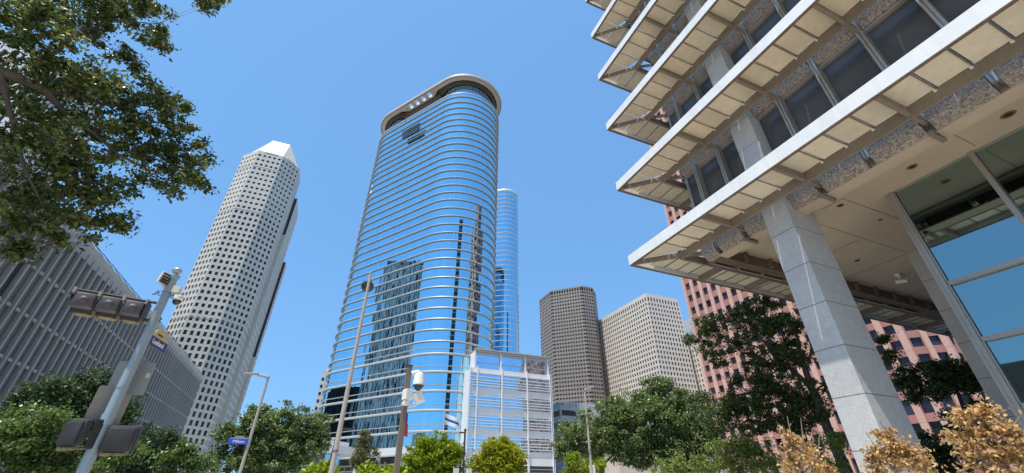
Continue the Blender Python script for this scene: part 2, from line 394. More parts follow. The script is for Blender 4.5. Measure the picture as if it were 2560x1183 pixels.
# roof terrace, drums, penthouse, ring
b = MB(); b.prism(stadium(17.5), 170.25, 170.75); b.build('roof_deck', M['bandmetal'], tw)
c1 = U2 * -106 + N2 * -117.4; c2 = U2 * -146 + N2 * -117.4
for c in (c1, c2):
    b = MB(); n = 44; u = 0
    pp = [(c.x + 14.6 * math.cos(2 * math.pi * i / n), c.y + 14.6 * math.sin(2 * math.pi * i / n)) for i in range(n)]
    b.strip(pp, 170.7, 180.2); b.build('rooftop_drum', M['drum'], tw)
    b = MB()
    for k, (r, z) in enumerate(((14.9, 180.2), (15.3, 180.9), (15.7, 181.6), (16.1, 182.3))):
        pp = [(c.x + r * math.cos(2 * math.pi * i / n), c.y + r * math.sin(2 * math.pi * i / n)) for i in range(n)]
        q = [(c.x + (r - 1.3) * math.cos(2 * math.pi * i / n), c.y + (r - 1.3) * math.sin(2 * math.pi * i / n)) for i in range(n)]
        b.strip(pp, z, z + .5)
        for i in range(n):
            j = (i + 1) % n; b.face([(*q[i], z), (*q[j], z), (*pp[j], z), (*pp[i], z)])
    b.build('louvre_collar', M['darkbrown'], tw)
def un(u, n): p = U2 * u + N2 * n; return (p.x, p.y)
b = MB()
for i in range(5):
    hw = 12.6 + i * .35; z = 170.7 + i * 2.5
    b.prism([un(-112 - i * .2, -117.4 + hw), un(-112, -117.4 - hw), un(-140, -117.4 - hw), un(-140 + i * .2, -117.4 + hw)], z, z + 2.2 if i < 4 else 183.3)
b.build('penthouse', M['darkbrown'], tw)
def ring_inner():
    # rim 1.5 m wide round the ends, 4.7 m wide along the straight sides
    P = []; nt_ = -117.4
    def side(sgn):
        us = np.linspace(-140, -112, 40) if sgn > 0 else np.linspace(-112, -140, 40)
        out = []
        for u in us:
            e = min(u + 140, -112 - u); s_ = 0 if e < 0 else min(1, e / 5.5); s_ = s_ * s_ * (3 - 2 * s_)
            h = 16.3 - 2.2 * s_; out.append(un(u, nt_ + sgn * h))
        return out
    P += side(1)
    for i in range(0, 41):
        t = math.pi * i / 40
        uo, no = 16.3 * math.sin(t), 16.3 * math.cos(t); P.append(un(-106 + uo, nt_ + no))
    P += side(-1)
    for i in range(0, 41):
        t = math.pi * i / 40
        P.append(un(-146 - 16.3 * math.sin(t), nt_ - 16.3 * math.cos(t)))
    return P
def filled(loops, z0, z1, name, m, parent):
    cu = bpy.data.curves.new(name, 'CURVE'); cu.dimensions = '2D'; cu.fill_mode = 'BOTH'; cu.extrude = (z1 - z0) / 2
    for lp in loops:
        sp = cu.splines.new('POLY'); sp.points.add(len(lp) - 1); sp.use_cyclic_u = True
        for i, (x, y) in enumerate(lp): sp.points[i].co = (x, y, 0, 1)
    t = bpy.data.objects.new(name, cu); COL.objects.link(t); dg = bpy.context.evaluated_depsgraph_get()
    me = bpy.data.meshes.new_from_object(t.evaluated_get(dg)); bpy.data.objects.remove(t); bpy.data.curves.remove(cu)
    o0 = ORG[parent.name]; me.transform(Matrix.Translation((-o0[0], -o0[1], (z0 + z1) / 2)))
    me.materials.clear(); me.materials.append(m)
    o = bpy.data.objects.new(name, me); COL.objects.link(o); o.parent = parent; ORG[o.name] = o0; return o
def circ(u, n, r, k=24): return [un(u + r * math.cos(2 * math.pi * i / k), n + r * math.sin(2 * math.pi * i / k)) for i in range(k)]
holes = [circ(u, -101.1, 1.55) for u in (-132.1, -127.5, -122.9, -118.3)]
holes += [circ(u, -133.7, 1.55) for u in (-132.1, -127.5, -122.9, -118.3)]
RI = ring_inner()
filled([stadium(18.75), RI] + holes, 181.5, 183.0, 'roof_ring', M['ringtop'], tw)
for h in holes:
    cx = sum(p[0] for p in h) / len(h); cy = sum(p[1] for p in h) / len(h)
    b = MB(); b.lathe((cx, cy, 0), [(1.60, 181.46), (1.50, 181.46), (1.50, 183.3), (1.7, 183.3), (1.7, 183.0)], 28); b.build('hole_rim', M['white'], tw, smooth=True)
b = MB(); b.sweep(band_loops([(18.75, 181.5), (19.0, 181.75), (19.05, 182.4), (18.9, 183.0), (18.75, 183.05)])); b.build('ring_edge', M['ringtop'], tw)
b = MB(); b.sweep(band_loops([(18.25, 181.44), (18.45, 181.44), (18.45, 181.5), (18.25, 181.5)])); b.build('ring_groove', M['dark'], tw)
b = MB(); b.strip(RI, 181.4, 183.4); b.build('ring_lip', M['darkbrown'], tw)
filled([RI], 183.2, 183.5, 'penthouse_soffit', M['darkbrown'], tw)

# window cleaning platform hanging on the long face
wc = thing('window_cleaning_platform', 'dark steel window cleaning platform hanging high on the mirror-glass tower', 'platform', (*un(-125, -99), 152))
b = MB()
for z, n_, u0, u1 in ((158.9, -98.6, -131.5, -119.5), (156.6, -98.0, -131, -118.6), (155.6, -98.6, -130.5, -118.8)):
    b.bar((*un(u0, n_), z), (*un(u1, n_), z), .5, .35)
b.build('beam', M['black'], wc)
b = MB()
for k in range(9): 
    u = -130.5 + k * 1.45; b.bar((*un(u, -98.3), 154.0), (*un(u, -98.3), 157.0), .16, .16)
b.build('post', M['sigback'], wc)
b = MB(); a_, c_ = un(-130, -98.9), un(-119, -97.9)
b.bar((*un(-130, -98.3), 153.6), (*un(-119, -98.3), 153.6), 1.0, 1.1); b.build('cradle', M['black'], wc)
b = MB()
for u in (-131, -119.3): b.tube([(*un(u, -98.4), 158.9), (*un(u, -98.8), 181.4)], [.05, .05], 5)
b.build('cable', M['black'], wc)

# ------------------------------------------------------------------ second round tower behind
e1 = Vector((104.2, 256.6)); e2 = e1 + Vector((-.8, .6)) * 34; kw = dict(c1=e1, c2=e2, na=30, ns=14)
t2 = thing('office_tower', 'slim pale teal glass tower with thin white rings, half hidden behind the tallest mirror tower', 'skyscraper', (104, 257, 0))
lv = [2.0] + [10 + 3.98 * k for k in range(51)]
b = MB(); pts = stadium(10, **kw)
for a in range(len(lv) - 1): b.strip(pts, lv[a], lv[a + 1])
b.build('curtain_wall', M['curtain_far'], t2)
for z in lv[1:-1]:
    b = MB(); b.sweep([[(x, y, zz) for x, y in stadium(r, **kw)] for r, zz in ((10, z - .08), (10.22, z - .02), (10.22, z + .3), (10, z + .36))]); b.build('floor_band', M['white'], t2)
b = MB(); b.sweep([[(x, y, zz) for x, y in stadium(r, **kw)] for r, zz in ((10, 208.4), (10.35, 208.6), (10.45, 209.8), (10.2, 210.6), (9.6, 210.6))]); b.build('roof_rim', M['white'], t2)
b = MB(); b.prism(stadium(9.9, **kw), 208.8, 209.3); b.build('roof_deck', M['bandmetal'], t2)

# ------------------------------------------------------------------ low white-framed wing to the right of it
pw = thing('office_wing', 'low white-framed office block with sunshade louvres in front of the glass towers', 'building', (55, 132, 0))
Y0 = 130.0; XS = [41.0, 43.5, 51.95, 60.95, 69.8]
b = MB(); zz = 9.0
lev = [9.0, 10.9, 16.8, 22.7, 28.6, 35.3]
for a in range(1, 5):
    for k in range(4):
        n = max(2, int((XS[k + 1] - XS[k]) / 1.5)); 
        for j in range(n):
            x0 = XS[k] + (XS[k + 1] - XS[k]) * j / n; x1 = XS[k] + (XS[k + 1] - XS[k]) * (j + 1) / n; q = random.gauss(0, .006)
            b.face([(x0, Y0 + q, lev[a]), (x1, Y0 - q, lev[a]), (x1, Y0 - q, lev[a + 1]), (x0, Y0 + q, lev[a + 1])])
b.build('glazing', M['podglass'], pw)
b = MB()
for j in range(18):
    x0 = 42.9 + 26.9 * j / 18; x1 = 42.9 + 26.9 * (j + 1) / 18; q = random.gauss(0, .006)
    b.face([(x0, Y0 + 1.2 + q, 35.2), (x1, Y0 + 1.2 - q, 35.2), (x1, Y0 + 1.2 - q, 40.4), (x0, Y0 + 1.2 + q, 40.4)])
b.build('upper_glazing', M['podglass'], pw)
b = MB(); b.box(41, 69.8, Y0 + .3, 150, 0, 35.0); b.box(43, 69.8, Y0 + 1.5, 150, 35.0, 41.6); b.build('core', M['white'], pw)
for z in lev[1:5]:
    b = MB(); b.box(41.0, 69.8, Y0 - .06, Y0 + .25, z - 1.0, z + 1.05); b.build('spandrel', M['white'], pw)
b = MB(); b.box(41, 69.8, Y0 - .1, Y0 + .3, 34.3, 35.6); b.build('parapet', M['white'], pw)
for x in XS + [69.8 - .25]:
    b = MB(); b.box(x - .22, x + .22, Y0 - .75, Y0 - .2, 0 if x > 60 or x < 42 else 0, 36.0); b.build('pier', M['white'], pw)
for x in (42.9, 51.95, 60.95, 69.6):
    b = MB(); b.box(x - .25, x + .25, Y0 + .55, Y0 + 1.1, 35.4, 41.9); b.build('upper_pier', M['white'], pw)
for a in range(1, 5):
    for f in (1.55, 2.35, 3.15, 4.2):
        b = MB(); b.box(40.9, 69.9, Y0 - .62, Y0 - .25, lev[a] + f, lev[a] + f + .2); b.build('louvre', M['white'], pw)
b = MB(); b.box(40.9, 69.9, Y0 - .62, Y0 - .25, 33.9, 34.1); b.build('louvre', M['white'], pw)
b = MB(); b.box(42.8, 69.9, Y0 + .6, Y0 + 1.25, 40.4, 40.9); b.box(42.7, 70.0, Y0 + .3, Y0 + 1.25, 41.1, 41.5); b.box(42.6, 70.1, Y0 + .1, Y0 + 1.25, 41.75, 42.1); b.build('roof_cornice', M['bandmetal'], pw)
b = MB(); b.box(42.9, 69.8, Y0 + .9, Y0 + 1.15, 37.6, 37.8); b.build('glazing_rail', M['bandmetal'], pw)
b = MB(); b.box(41, 69.8, Y0 - .3, Y0 + .3, 8.2, 10.2); b.build('base_fascia', M['white'], pw)
b = MB(); b.box(42, 69.5, Y0 + .05, Y0 + .28, 0, 8.2); b.build('ground_glazing', M['officeglass'], pw)
b = MB()
for z in (5.2, 6.2, 7.2): b.box(42, 69.5, Y0 - .1, Y0 + .03, z, z + .25)
b.build('ground_louvre', M['bandmetal'], pw)

# ------------------------------------------------------------------ pale octagonal tower, left
sm = thing('office_tower', 'pale granite octagonal tower with punched dark windows and a cream sloping roof', 'skyscraper', (-70, 288, 0))
b = MB(); panes = []
ZT = 205.2
rows = []
z = 201.45; k = 0
while z > 12:
    h = 1.65 if z > 157 else (2.15 if z > 83 else 2.55)
    rows.append((z - h / 2, z + h / 2)); z -= 3.955 if abs(z - 158) > 2 else 4.2
rows = rows[::-1]
OC = [(-87.9, 296.0), (-87.9, 279.2), (-77.4, 268.7), (-61.9, 268.7), (-51.2, 279.4), (-51.2, 296.2), (-61.9, 306.9), (-77.4, 306.9)]
def seg(i): 
    p, q = Vector(OC[i]), Vector(OC[i + 1]); return p, (q - p), (q - p).length
for i, (n, pit, wd) in {1: (5, 2.97, 1.62), 2: (5, 3.05, 1.62), 3: (5, 3.05, 1.62), 4: (11, 1.5, .72), 0: (5, 3.1, 1.62)}.items():
    p, d, L = seg(i); st = (L - (n - 1) * pit) / 2
    facade(b, panes, p, d, L, 0, ZT, grid_cols(n, st, pit, wd), rows, .35)
for i in (5, 6): 
    p, d, L = seg(i); facade(b, panes, p, d, L, 0, ZT, [], [], .3)
p = Vector(OC[7]); d = Vector(OC[0]) - p; facade(b, panes, p, d, d.length, 0, ZT, [], [], .3)
b.face([(*q, ZT - .2) for q in OC])
b.build('wall', M['smith'], sm)
add_panes(sm, panes, M['pane'], 100)
for zc in (191.6, 155.9, 83.0):
    b = MB()
    for i in (1, 2, 3, 4): 
        p, d, L = seg(i); d.normalize(); N = Vector((d.y, -d.x)); b.bar((*(p + N * .0), zc), (*(p + d * L + N * .0), zc), .22, .25)
    b.build('string_course', M['smith'], sm)
# dark slots under the roof, roof
b = MB()
for i in (2, 3):
    p, d, L = seg(i); d.normalize(); N = Vector((d.y, -d.x)); b.bar((*(p + d * L * .27 + N * .03), 204.3), (*(p + d * L * .8 + N * .03), 204.3), .1, .38)
b.build('parapet_slot', M['dark'], sm)
TOP = [(-75.4, 283.6), (-63.7, 283.6), (-63.7, 292.5), (-75.4, 292.5)]; zt = 228.6; zb = ZT + .02
OI = [((x + 69.6) * .955 - 69.6, (y - 287.7) * .955 + 287.7) for x, y in OC]
b = MB(); A = lambda i: (*OI[i], zb); T = lambda i: (*TOP[i], zt)
b.face([A(2), A(3), T(1), T(0)]); b.face([A(3), A(4), T(1)]); b.face([A(4), A(5), T(2), T(1)]); b.face([A(5), A(6), T(2)])
b.face([A(6), A(7), T(3), T(2)]); b.face([A(7), A(0), T(3)]); b.face([A(0), A(1), T(0), T(3)]); b.face([A(1), A(2), T(0)]); b.face([T(i) for i in range(4)])
b.build('roof', M['smithroof'], sm)
b = MB()
for f in (.32, .46, .60, .74):
    for (i, tp) in ((2, None), (3, 1)):
        p = Vector((*OI[i], zb)); q = Vector((*OI[i + 1], zb)); c = p.lerp(q, f)
        if tp is None: e = Vector((*TOP[0], zt)).lerp(Vector((*TOP[1], zt)), f)
        else: e = Vector((*TOP[1], zt))
        m1 = c.lerp(e, .10); d = (q - p).normalized(); up = (e - c).normalized(); nn = d.cross(up)
        b.obox(m1 + nn * .04, d * .55, up * .35, nn * .06)
b.build('roof_vent', M['dark'], sm)
for (x1, y0, y1, z1, zd0, zd1, xs) in ((-49.2, 296.3, 323, 190.5, 158, 189.6, -51.2), (-47.4, 323.05, 331, 149.6, 78, 149, -49.2)):
    b = MB(); panes = []
    rr = [r_ for r_ in rows if r_[1] < z1 - 1]
    facade(b, panes, (x1, y0), (0, 1), y1 - y0, 0, z1, grid_cols(int((y1 - y0) / 1.5) - 1, 1.5, 1.5, .72), rr, .3)
    facade(b, panes, (-70, y0), (1, 0), x1 + 70, 0, z1, [], [], .3); facade(b, panes, (x1, y1), (-1, 0), x1 + 70, 0, z1, [], [], .3)
    b.face([(-70, y0, z1), (x1, y0, z1), (x1, y1, z1), (-70, y1, z1)]); o = b.build('wing', M['smith'], sm)
    r_ = MB()
    for p_ in panes: r_.face(p_)
    r_.build('wing_window', M['pane'], o)
    b = MB(); b.box(xs + .05, x1 - .12, y0 - .06, y0 + .05, zd0, zd1); b.build('glazed_slot', M['pane'], sm)

# ------------------------------------------------------------------ brown octagonal tower, right of centre
br = thing('office_tower', 'taupe granite tower with chamfered corners and square dark windows in the middle distance', 'skyscraper', (205, 328, 0))
OB = [(181.2, 352), (181.2, 327.0), (202.2, 305.2), (214.3, 305.0), (225.0, 315.7), (225.0, 341), (203, 362)]
rows = [(163.4, 166.6)]; z = 161.4
while z > 10: rows.append((z - .75, z + .75)); z -= 3.33
rows = rows[::-1]; b = MB(); panes = []
for i, n in ((0, 8), (1, 12), (2, 5), (3, 5), (4, 9), (5, 0)):
    p, q = Vector(OB[i]), Vector(OB[i + 1]); L = (q - p).length
    cols = []
    if n:
        pit = L / n; cols = [(.12 if k == 0 else k * pit + pit * .2, L - .12 if k == n - 1 else (k + 1) * pit - pit * .2) for k in range(n)]
        if i == 4: cols = [(k * pit + pit * .25, (k + 1) * pit - pit * .25) for k in range(n)]
    facade(b, panes, p, q - p, L, 0, 168, cols, rows if n else [], .3)
b.face([(*q, 167.8) for q in OB]); b.build('wall', M['brown'], br); add_panes(br, panes, M['panebrown'], 100)
b = MB(); b.box(195, 208, 318, 335, 168, 170.2); b.build('roof_plant', M['brown'], br)

# ------------------------------------------------------------------ cream block
cr = thing('office_block', 'cream precast office block covered in narrow dark windows between the taupe and pink towers', 'skyscraper', (240, 280, 0))
rows = [(133.3, 136.8)]; z = 130.9
while z > 8: rows.append((z - 1.3, z + 1.2)); z -= 3.86
rows = rows[::-1]; b = MB(); panes = []
facade(b, panes, (224, 322.2), (0, -1), 76.6, 0, 139.4, grid_cols(26, 1.75, 2.92, 1.6), rows, .6)
facade(b, panes, (224, 245.6), (1, 0), 33.6, 0, 139.4, grid_cols(11, 1.9, 2.97, 1.55), rows, .75)
facade(b, panes, (257.6, 245.6), (0, 1), 76.6, 0, 139.4, [], [], .5)
b.face([(224, 245.6, 139.3), (257.6, 245.6, 139.3), (257.6, 322.2, 139.3), (224, 322.2, 139.3)]); b.build('wall', M['cream'], cr)
add_panes(cr, panes, M['panebrown'], 100)
b = MB(); b.box(224.6, 257, 246.2, 321.6, 139.3, 140.2); b.build('parapet', M['cream'], cr)
cw = thing('office_block', 'lower cream block with narrow windows squeezed against the pink tower', 'building', (275, 240, 0))
b = MB(); panes = []; rows = [(zc - 1.3, zc + 1.3) for zc in np.arange(8, 98, 3.86)] 
facade(b, panes, (262, 251), (0, -1), 40, 0, 102, grid_cols(13, 1.7, 2.92, 1.35), rows, .75)
facade(b, panes, (262, 211), (1, 0), 30, 0, 102, grid_cols(10, 1.7, 2.92, 1.35), rows, .75)
facade(b, panes, (292, 251), (-1, 0), 30, 0, 102, [], [], .5); b.face([(262, 211, 101.9), (292, 211, 101.9), (292, 251, 101.9), (262, 251, 101.9)])
b.build('wall', M['cream'], cw); add_panes(cw, panes, M['panebrown'], 40)
gs = thing('glass_tower', 'sliver of a distant blue glass tower with a grey crown behind the cream block', 'skyscraper', (345, 300, 0))
b = MB(); b.box(330, 362, 285, 323, 0, 128); b.build('curtain_wall', M['curtain_far'], gs)
b = MB(); b.box(330.5, 361, 285.5, 322.5, 128, 150); b.box(333, 358, 289, 320, 150, 156); b.build('crown', mat("grey_metal_cladding", (.42, .44, .46), .5, noise=[(.1, .08)], joints=(3, 3.9, .12, .55)), gs)
b = MB()
for k in range(12): b.box(329.7, 330, 287 + k * 3, 288.2 + k * 3, 131.5, 134)
b.build('louvre', M['dark'], gs)

# ------------------------------------------------------------------ pink tower
pk = thing('office_tower', 'rose pink granite tower with pale vertical piers and dark windows behind the oaks', 'skyscraper', (120, 65, 0))
zc = [(6.0, 2.6), (10.9, 2.6), (14.9, 2.6), (18.9, 2.4)] + [(22.6 + 3.1 * k, 1.75) for k in range(6)]
zc += [(41.7, 2.1), (45.65, 2.2)] + [(49.6 + 4.05 * k, 2.2) for k in range(26)]
rows = [(a - h / 2, a + h / 2) for a, h in zc]
b = MB(); pier = MB(); panes = []
HP = 155.5
facade(b, panes, (100, 91.8), (0, -1), 50.0, 0, HP, grid_cols(16, 1.85, 3.07, 1.85), rows, .35)
facade(b, panes, (100, 41.8), (1, -1), 5.5, 0, HP, [(.25, 2.0), (2.9, 4.7)], rows, .35)
facade(b, panes, (103.9, 37.9), (1, 0), 34, 0, HP, grid_cols(11, 1.85, 3.07, 1.85), rows, .35)
facade(b, panes, (137.9, 37.9), (0, 1), 54, 0, HP, [], [], .3); facade(b, panes, (137.9, 91.8), (-1, 0), 37.9, 0, HP, grid_cols(12, 1.85, 3.07, 1.85), rows, .35)
b.face([(100, 91.8, HP - .1), (100, 41.8, HP - .1), (103.9, 37.9, HP - .1), (137.9, 37.9, HP - .1), (137.9, 91.8, HP - .1)])
b.build('wall', M['pink'], pk); add_panes(pk, panes, M['pane'], 100)
def pier_at(P, U, wd, name='pier'):
    P = Vector((P[0], P[1])); U = Vector(U).normalized(); N = Vector((U.y, -U.x)); q = MB()
    facade_pts = [P - U * wd / 2 - N * .02, P - U * wd / 2 + N * .28, P + U * wd / 2 + N * .28, P + U * wd / 2 - N * .02]
    q.prism([(v.x, v.y) for v in facade_pts[::-1]][::-1], 0, HP + .6); q.build(name, M['pier'], pk)
for k in range(17):
    y = 91.8 - .3 if k == 0 else 91.8 - 1.85 - 3.07 * (k - .5)
    pier_at((100, y), (0, -1), .9 if k == 0 else 1.22)
pier_at((100.1 + 1.72, 41.7 - 1.72), (1, -1), .9); pier_at((103.6, 38.2), (1, -1), .95)
for k in range(12): pier_at((103.9 + (.3 if k == 0 else 1.85 + 3.07 * (k - .5)), 37.9), (1, 0), .9 if k == 0 else 1.22)
b = MB(); b.box(106, 137, 47, 84, HP, 170); b.build('penthouse', M['pink'], pk)

# ------------------------------------------------------------------ grey car park and pale wall low on the right, distant slab on the left
gp = thing('parking_garage', 'grey concrete car park with dark open decks beside the white-framed wing', 'building', (110, 180, 0))
b = MB(); b.box(97, 106, 172, 215, 0, 34.3); b.box(99, 152, 172.5, 220, 0, 36); b.build('wall', mat("grey_garage_concrete", (.36, .375, .39), .8, noise=[(.1, .1), (1, .06)], joints=(6, 1.2, .07, .55, .06)), gp)
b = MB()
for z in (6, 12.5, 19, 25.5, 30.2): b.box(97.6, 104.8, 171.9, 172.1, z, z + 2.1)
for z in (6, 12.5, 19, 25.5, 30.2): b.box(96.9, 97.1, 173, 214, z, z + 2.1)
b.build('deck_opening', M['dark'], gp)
bw = thing('low_building', 'low cream rendered building with a white roof edge behind the oak', 'building', (140, 150, 0))
b = MB(); b.box(110, 175, 152, 168, 0, 25.5); b.build('wall', M['cream'], bw)
b = MB(); b.box(109.5, 175.5, 151.5, 168.5, 25.5, 26.8); b.build('roof_edge', M['white'], bw)
sl_ = thing('office_slab', 'narrow pale stepped building peeping out left of the mirror tower', 'building', (-3, 240, 0))
b = MB(); panes = []; rows = [(z, z + 1.6) for z in np.arange(4, 51, 3.4)]
facade(b, panes, (-3.3, 232), (1, 0), 8, 0, 53.0, grid_cols(4, 1.0, 1.9, 1.1), rows, .2); facade(b, panes, (4.7, 232), (0, 1), 20, 0, 53, [], [], .2); facade(b, panes, (-3.3, 252), (0, -1), 20, 0, 53, grid_cols(9, 1.2, 2.1, 1.2), rows, .2)
b.face([(-3.3, 232, 53), (4.7, 232, 53), (4.7, 252, 53), (-3.3, 252, 53)]); b.box(-1.9, 4.7, 236, 250, 53, 55.5)
b.build('wall', mat("pale_slab_concrete", (.62, .60, .55), .7, noise=[(.3, .06)]), sl_); add_panes(sl_, panes, M['pane'], 30)

# ------------------------------------------------------------------ striped tower, upper left behind the oak
st = thing('striped_tower', 'tall tower of white stone piers and dark window strips glimpsed through the overhanging oak', 'skyscraper', (-146, 193, 0))
x0, x1, y0, y1, H = -165, -128, 177, 211, 158
b = MB(); b.box(x0 + .6, x1 - .6, y0 + .6, y1 - .6, 0, H); b.build('glazing', M['pane'], st)
for k in range(13):
    x = x0 + .9 + k * 2.93; b = MB(); b.box(x - .85, x + .85, y0, y0 + .9, 0, H + 1); b.build('pier', M['striped'], st)
for k in range(13):
    y = y0 + 1.0 + k * 2.67; b = MB(); b.box(x1 - .9, x1, y - .75, y + .75, 0, H + .98); b.build('pier', M['striped'], st)
b = MB(); b.box(x0, x1, y0 + .02, y1, H - 3, H + .9); b.build('parapet', M['striped'], st)
b = MB(); b.box(-165, -126, 211.05, 300, 0, 62)
for k in range(28): b.box(-126, -125.6, 212 + 3.2 * k, 213 + 3.2 * k, 0, 61)
b.build('low_wing', M['pane'], st)

# ------------------------------------------------------------------ ribbed garage, left
gr = thing('ribbed_garage', 'long grey garage with vertical concrete ribs and louvred screens along the street', 'building', (-26, 70, 0))
b = MB(); b.box(-26.6, -26.22, 26, 116, 3.6, 22.4); b.build('screen', M['screen'], gr)
b = MB(); b.box(-26.21, -26.19, 43.1 + 1.443 * 1.1, 43.1 + 1.443 * 1.95, 15.2, 18.4); b.build('open_bay', M['screen_dark'], gr)
b = MB(); b.box(-45, -26.6, 26, 116, 0, 23.0); b.box(-42, -26.0, 4, 25.9, 0, 11.6); b.build('core', M['screen'], gr)
for k in range(-11, 51):
    y = 43.1 + 1.443 * k
    b = MB(); b.box(-26.2, -25.86, y - .13, y + .13, 3.4, 22.9); b.build('rib', M['garage'], gr)
for z in (7.9, 11.45, 15.05, 18.55):
    b = MB()
    b.box(-26.2, -26.02, 26, 116, z - .11, z + .11)
    for k in range(-11, 50):
        y = 43.1 + 1.443 * (k + .5); b.box(-26.02, -25.93, y - .26, y + .26, z - .13, z + .13)
    b.build('ledge', M['garage'], gr)
b = MB(); b.box(-26.25, -26.0, 26, 116.2, 22.3, 23.4); b.build('fascia', M['garage'], gr)
b = MB(); b.box(-27.6, -26.3, 26, 116.0, 23.0, 24.25); b.box(-45, -26.25, 115.6, 116.3, 0, 23.4); b.build('parapet', M['beige'], gr)
b = MB()
for k in range(30): b.bar((-27.2, 28 + 3 * k, 24.2), (-27.2, 16 + 3 * k, 25.35), .05, .05)
for z in (24.75, 25.3): b.bar((-27.2, 28, z), (-27.2, 115, z), .05, .05)
b.build('railing', M['sigback'], gr)
b = MB(); b.box(-26.15, -25.0, 64, 116, 2.6, 4.05); ra = b.build('red_awning', M['red'], gr)
text_mesh('NOTE', 1.1, M['letter'], ra, Matrix.Translation((-24.99, 69, 3.5)) @ Matrix.Rotation(R(90), 4, 'Z') @ Matrix.Rotation(R(90), 4, 'X'), sx=1.2)
b = MB(); b.box(-26.3, -26.1, 26, 116, 0, 3.4); b.build('shopfront', M['officeglass'], gr)
b = MB(); b.box(-38, -28.5, 83, 86.8, 23.0, 27.2); b.build('stair_house', M['striped'], gr)
b = MB()
for k in range(8): b.box(-28.5, -28.38, 83.1, 86.7, 23.6 + k * .45, 23.6 + k * .45 + .18)
b.build('stair_louvre', M['dark'], gr)
for k, y in enumerate((55.0, 59.0)):
    b = MB(); b.obox((-25.1, y, 3.45), (.8, 0, -.45), (0, 1.7, 0), (0.1, 0, .04)); tag(b.build('shop_awning', M['beige']), ['pale canvas awning on the garage front nearest the camera', 'pale canvas awning on the garage front further up the street'][k], 'awning')

# ------------------------------------------------------------------ sunshaded office building, right
SHX, SHY, EX, NY = 10.49, 12.15, 43.5, -41.0           # fascia lines; far ends
ob = thing('office_building', 'office building with stacked white-edged sunshade eaves and granite columns, upper right', 'building', (20, 5, 0))
LV = [9.58 + 3.9 * k for k in range(44)]
OUTY = [2.747 * j for j in range(-4, 4)]                 # outrigger lines along the street side
OUTX = [14.25 + 2.747 * j for j in range(0, 9)]
MULY = [1.3735 * j for j in range(-9, 7)] + [9.45]
NYD = -12.4                                             # detailed this far; plain beyond
COLY = (6.435, 7.24)
def eave(k):
    z = LV[k]; e = MB()
    # fascia: street side, then far side
    e.box(SHX, SHX + .05, NY, SHY, z, z + .44); e.box(SHX + .051, SHX + .10, NY, SHY - .1, z, z + .05)
    e.box(SHX + .051, EX, SHY - .05, SHY, z, z + .44); e.box(SHX + .1, EX, SHY - .1, SHY - .051, z, z + .05)
    fo = e.build('sunshade_fascia', M['fascia'], ob)
    e = MB(); e.box(SHX - .004, SHX + .1, NY, SHY + .004, z - .022, z - .002); e.box(SHX + .101, EX, SHY - .1, SHY + .004, z - .022, z - .002); e.build('drip_edge', M['rust'], fo)
    e = MB(); pw_ = 2.747 / 4; zp = z + .2; g = .019
    j = int((NYD) / pw_)
    while True:
        y0 = j * pw_ + g; y1 = (j + 1) * pw_ - g; j += 1
        xe = 11.86
        # mitre at the corner: the panel ends on the diagonal
        def xd(y): return min(xe, SHX + .12 + max(0, (SHY - .12 - y)))
        if y0 > SHY - .25: break
        y1 = min(y1, SHY - .22)
        P = [(SHX + .12, y0), (xd(y0) - .06 * (xd(y0) < xe), y0), (max(SHX + .13, xd(y1) - .06 * (xd(y1) < xe)), y1), (SHX + .12, y1)]
        e.prism(P, zp, zp + .035)
        if (j - 1) % 4: e.box(SHX + .12, xd(y0) - .02, y0 - .006, y0 + .02, zp - .03, zp - .002, 1)
    e.box(SHX + .12, 11.86, NY, j * 0 + NYD - .05, zp, zp + .035)
    i = 0
    while True:
        # panels of the far side, counted from the outriggers
        x0 = 14.25 - 6 * pw_ + i * pw_ + g; x1 = x0 + pw_ - 2 * g; i += 1
        if x0 > EX - 1: break
        if x1 < SHX + .3: continue
        x0 = max(x0, SHX + .2); ye = 10.78
        def yd(x): return max(ye, SHY - .12 - max(0, x - SHX - .12))
        P = [(x0, SHY - .12), (x0, yd(x0) + .06 * (yd(x0) > ye)), (x1, yd(x1) + .06 * (yd(x1) > ye)), (x1, SHY - .12)]
        e.prism(P[::-1], zp, zp + .035)
        e.box(x0 - .006, x0 + .02, yd(x0) + .02, SHY - .12, zp - .03, zp - .002, 1)
    e.build('shade_panel', [M['shade'], M['rust']], fo)
    e = MB(); e.box(11.88, 11.97, NY, 10.68, z - .12, z + .2); e.box(11.88, EX, 10.68, 10.77, z - .12, z + .2); 
    e.build('edge_beam', M['beam'], ob)
    for y in OUTY:
        e = MB(); e.box(SHX + .06, 11.879, y - .05, y + .05, z - .06, z + .19); e.box(11.971, 12.62, y - .05, y + .05, z - .09, z + .15); e.build('outrigger', M['beam'], ob)
    for x in OUTX:
        e = MB(); e.box(x - .05, x + .05, 10.771, SHY - .06, z - .06, z + .19); e.box(x - .05, x + .05, 10.4, 10.679, z - .09, z + .15); e.build('outrigger', M['beam'], ob)
    e = MB(); e.bar((SHX + .09, SHY - .09, z + .09), (11.9, 10.74, z + .07), .09, .2); e.bar((11.98, 10.66, z + .06), (12.70, 10.2, z + .06), .07, .16); e.build('outrigger', M['beam'], ob)
    # little fixing clips where the panels meet the beam
    for j in range(-2, 16):
        e = MB(); e.box(11.83, 11.879, j * pw_ + .03, j * pw_ + .09, z + .13, z + .197); e.build('clip', M['plastic'], fo)
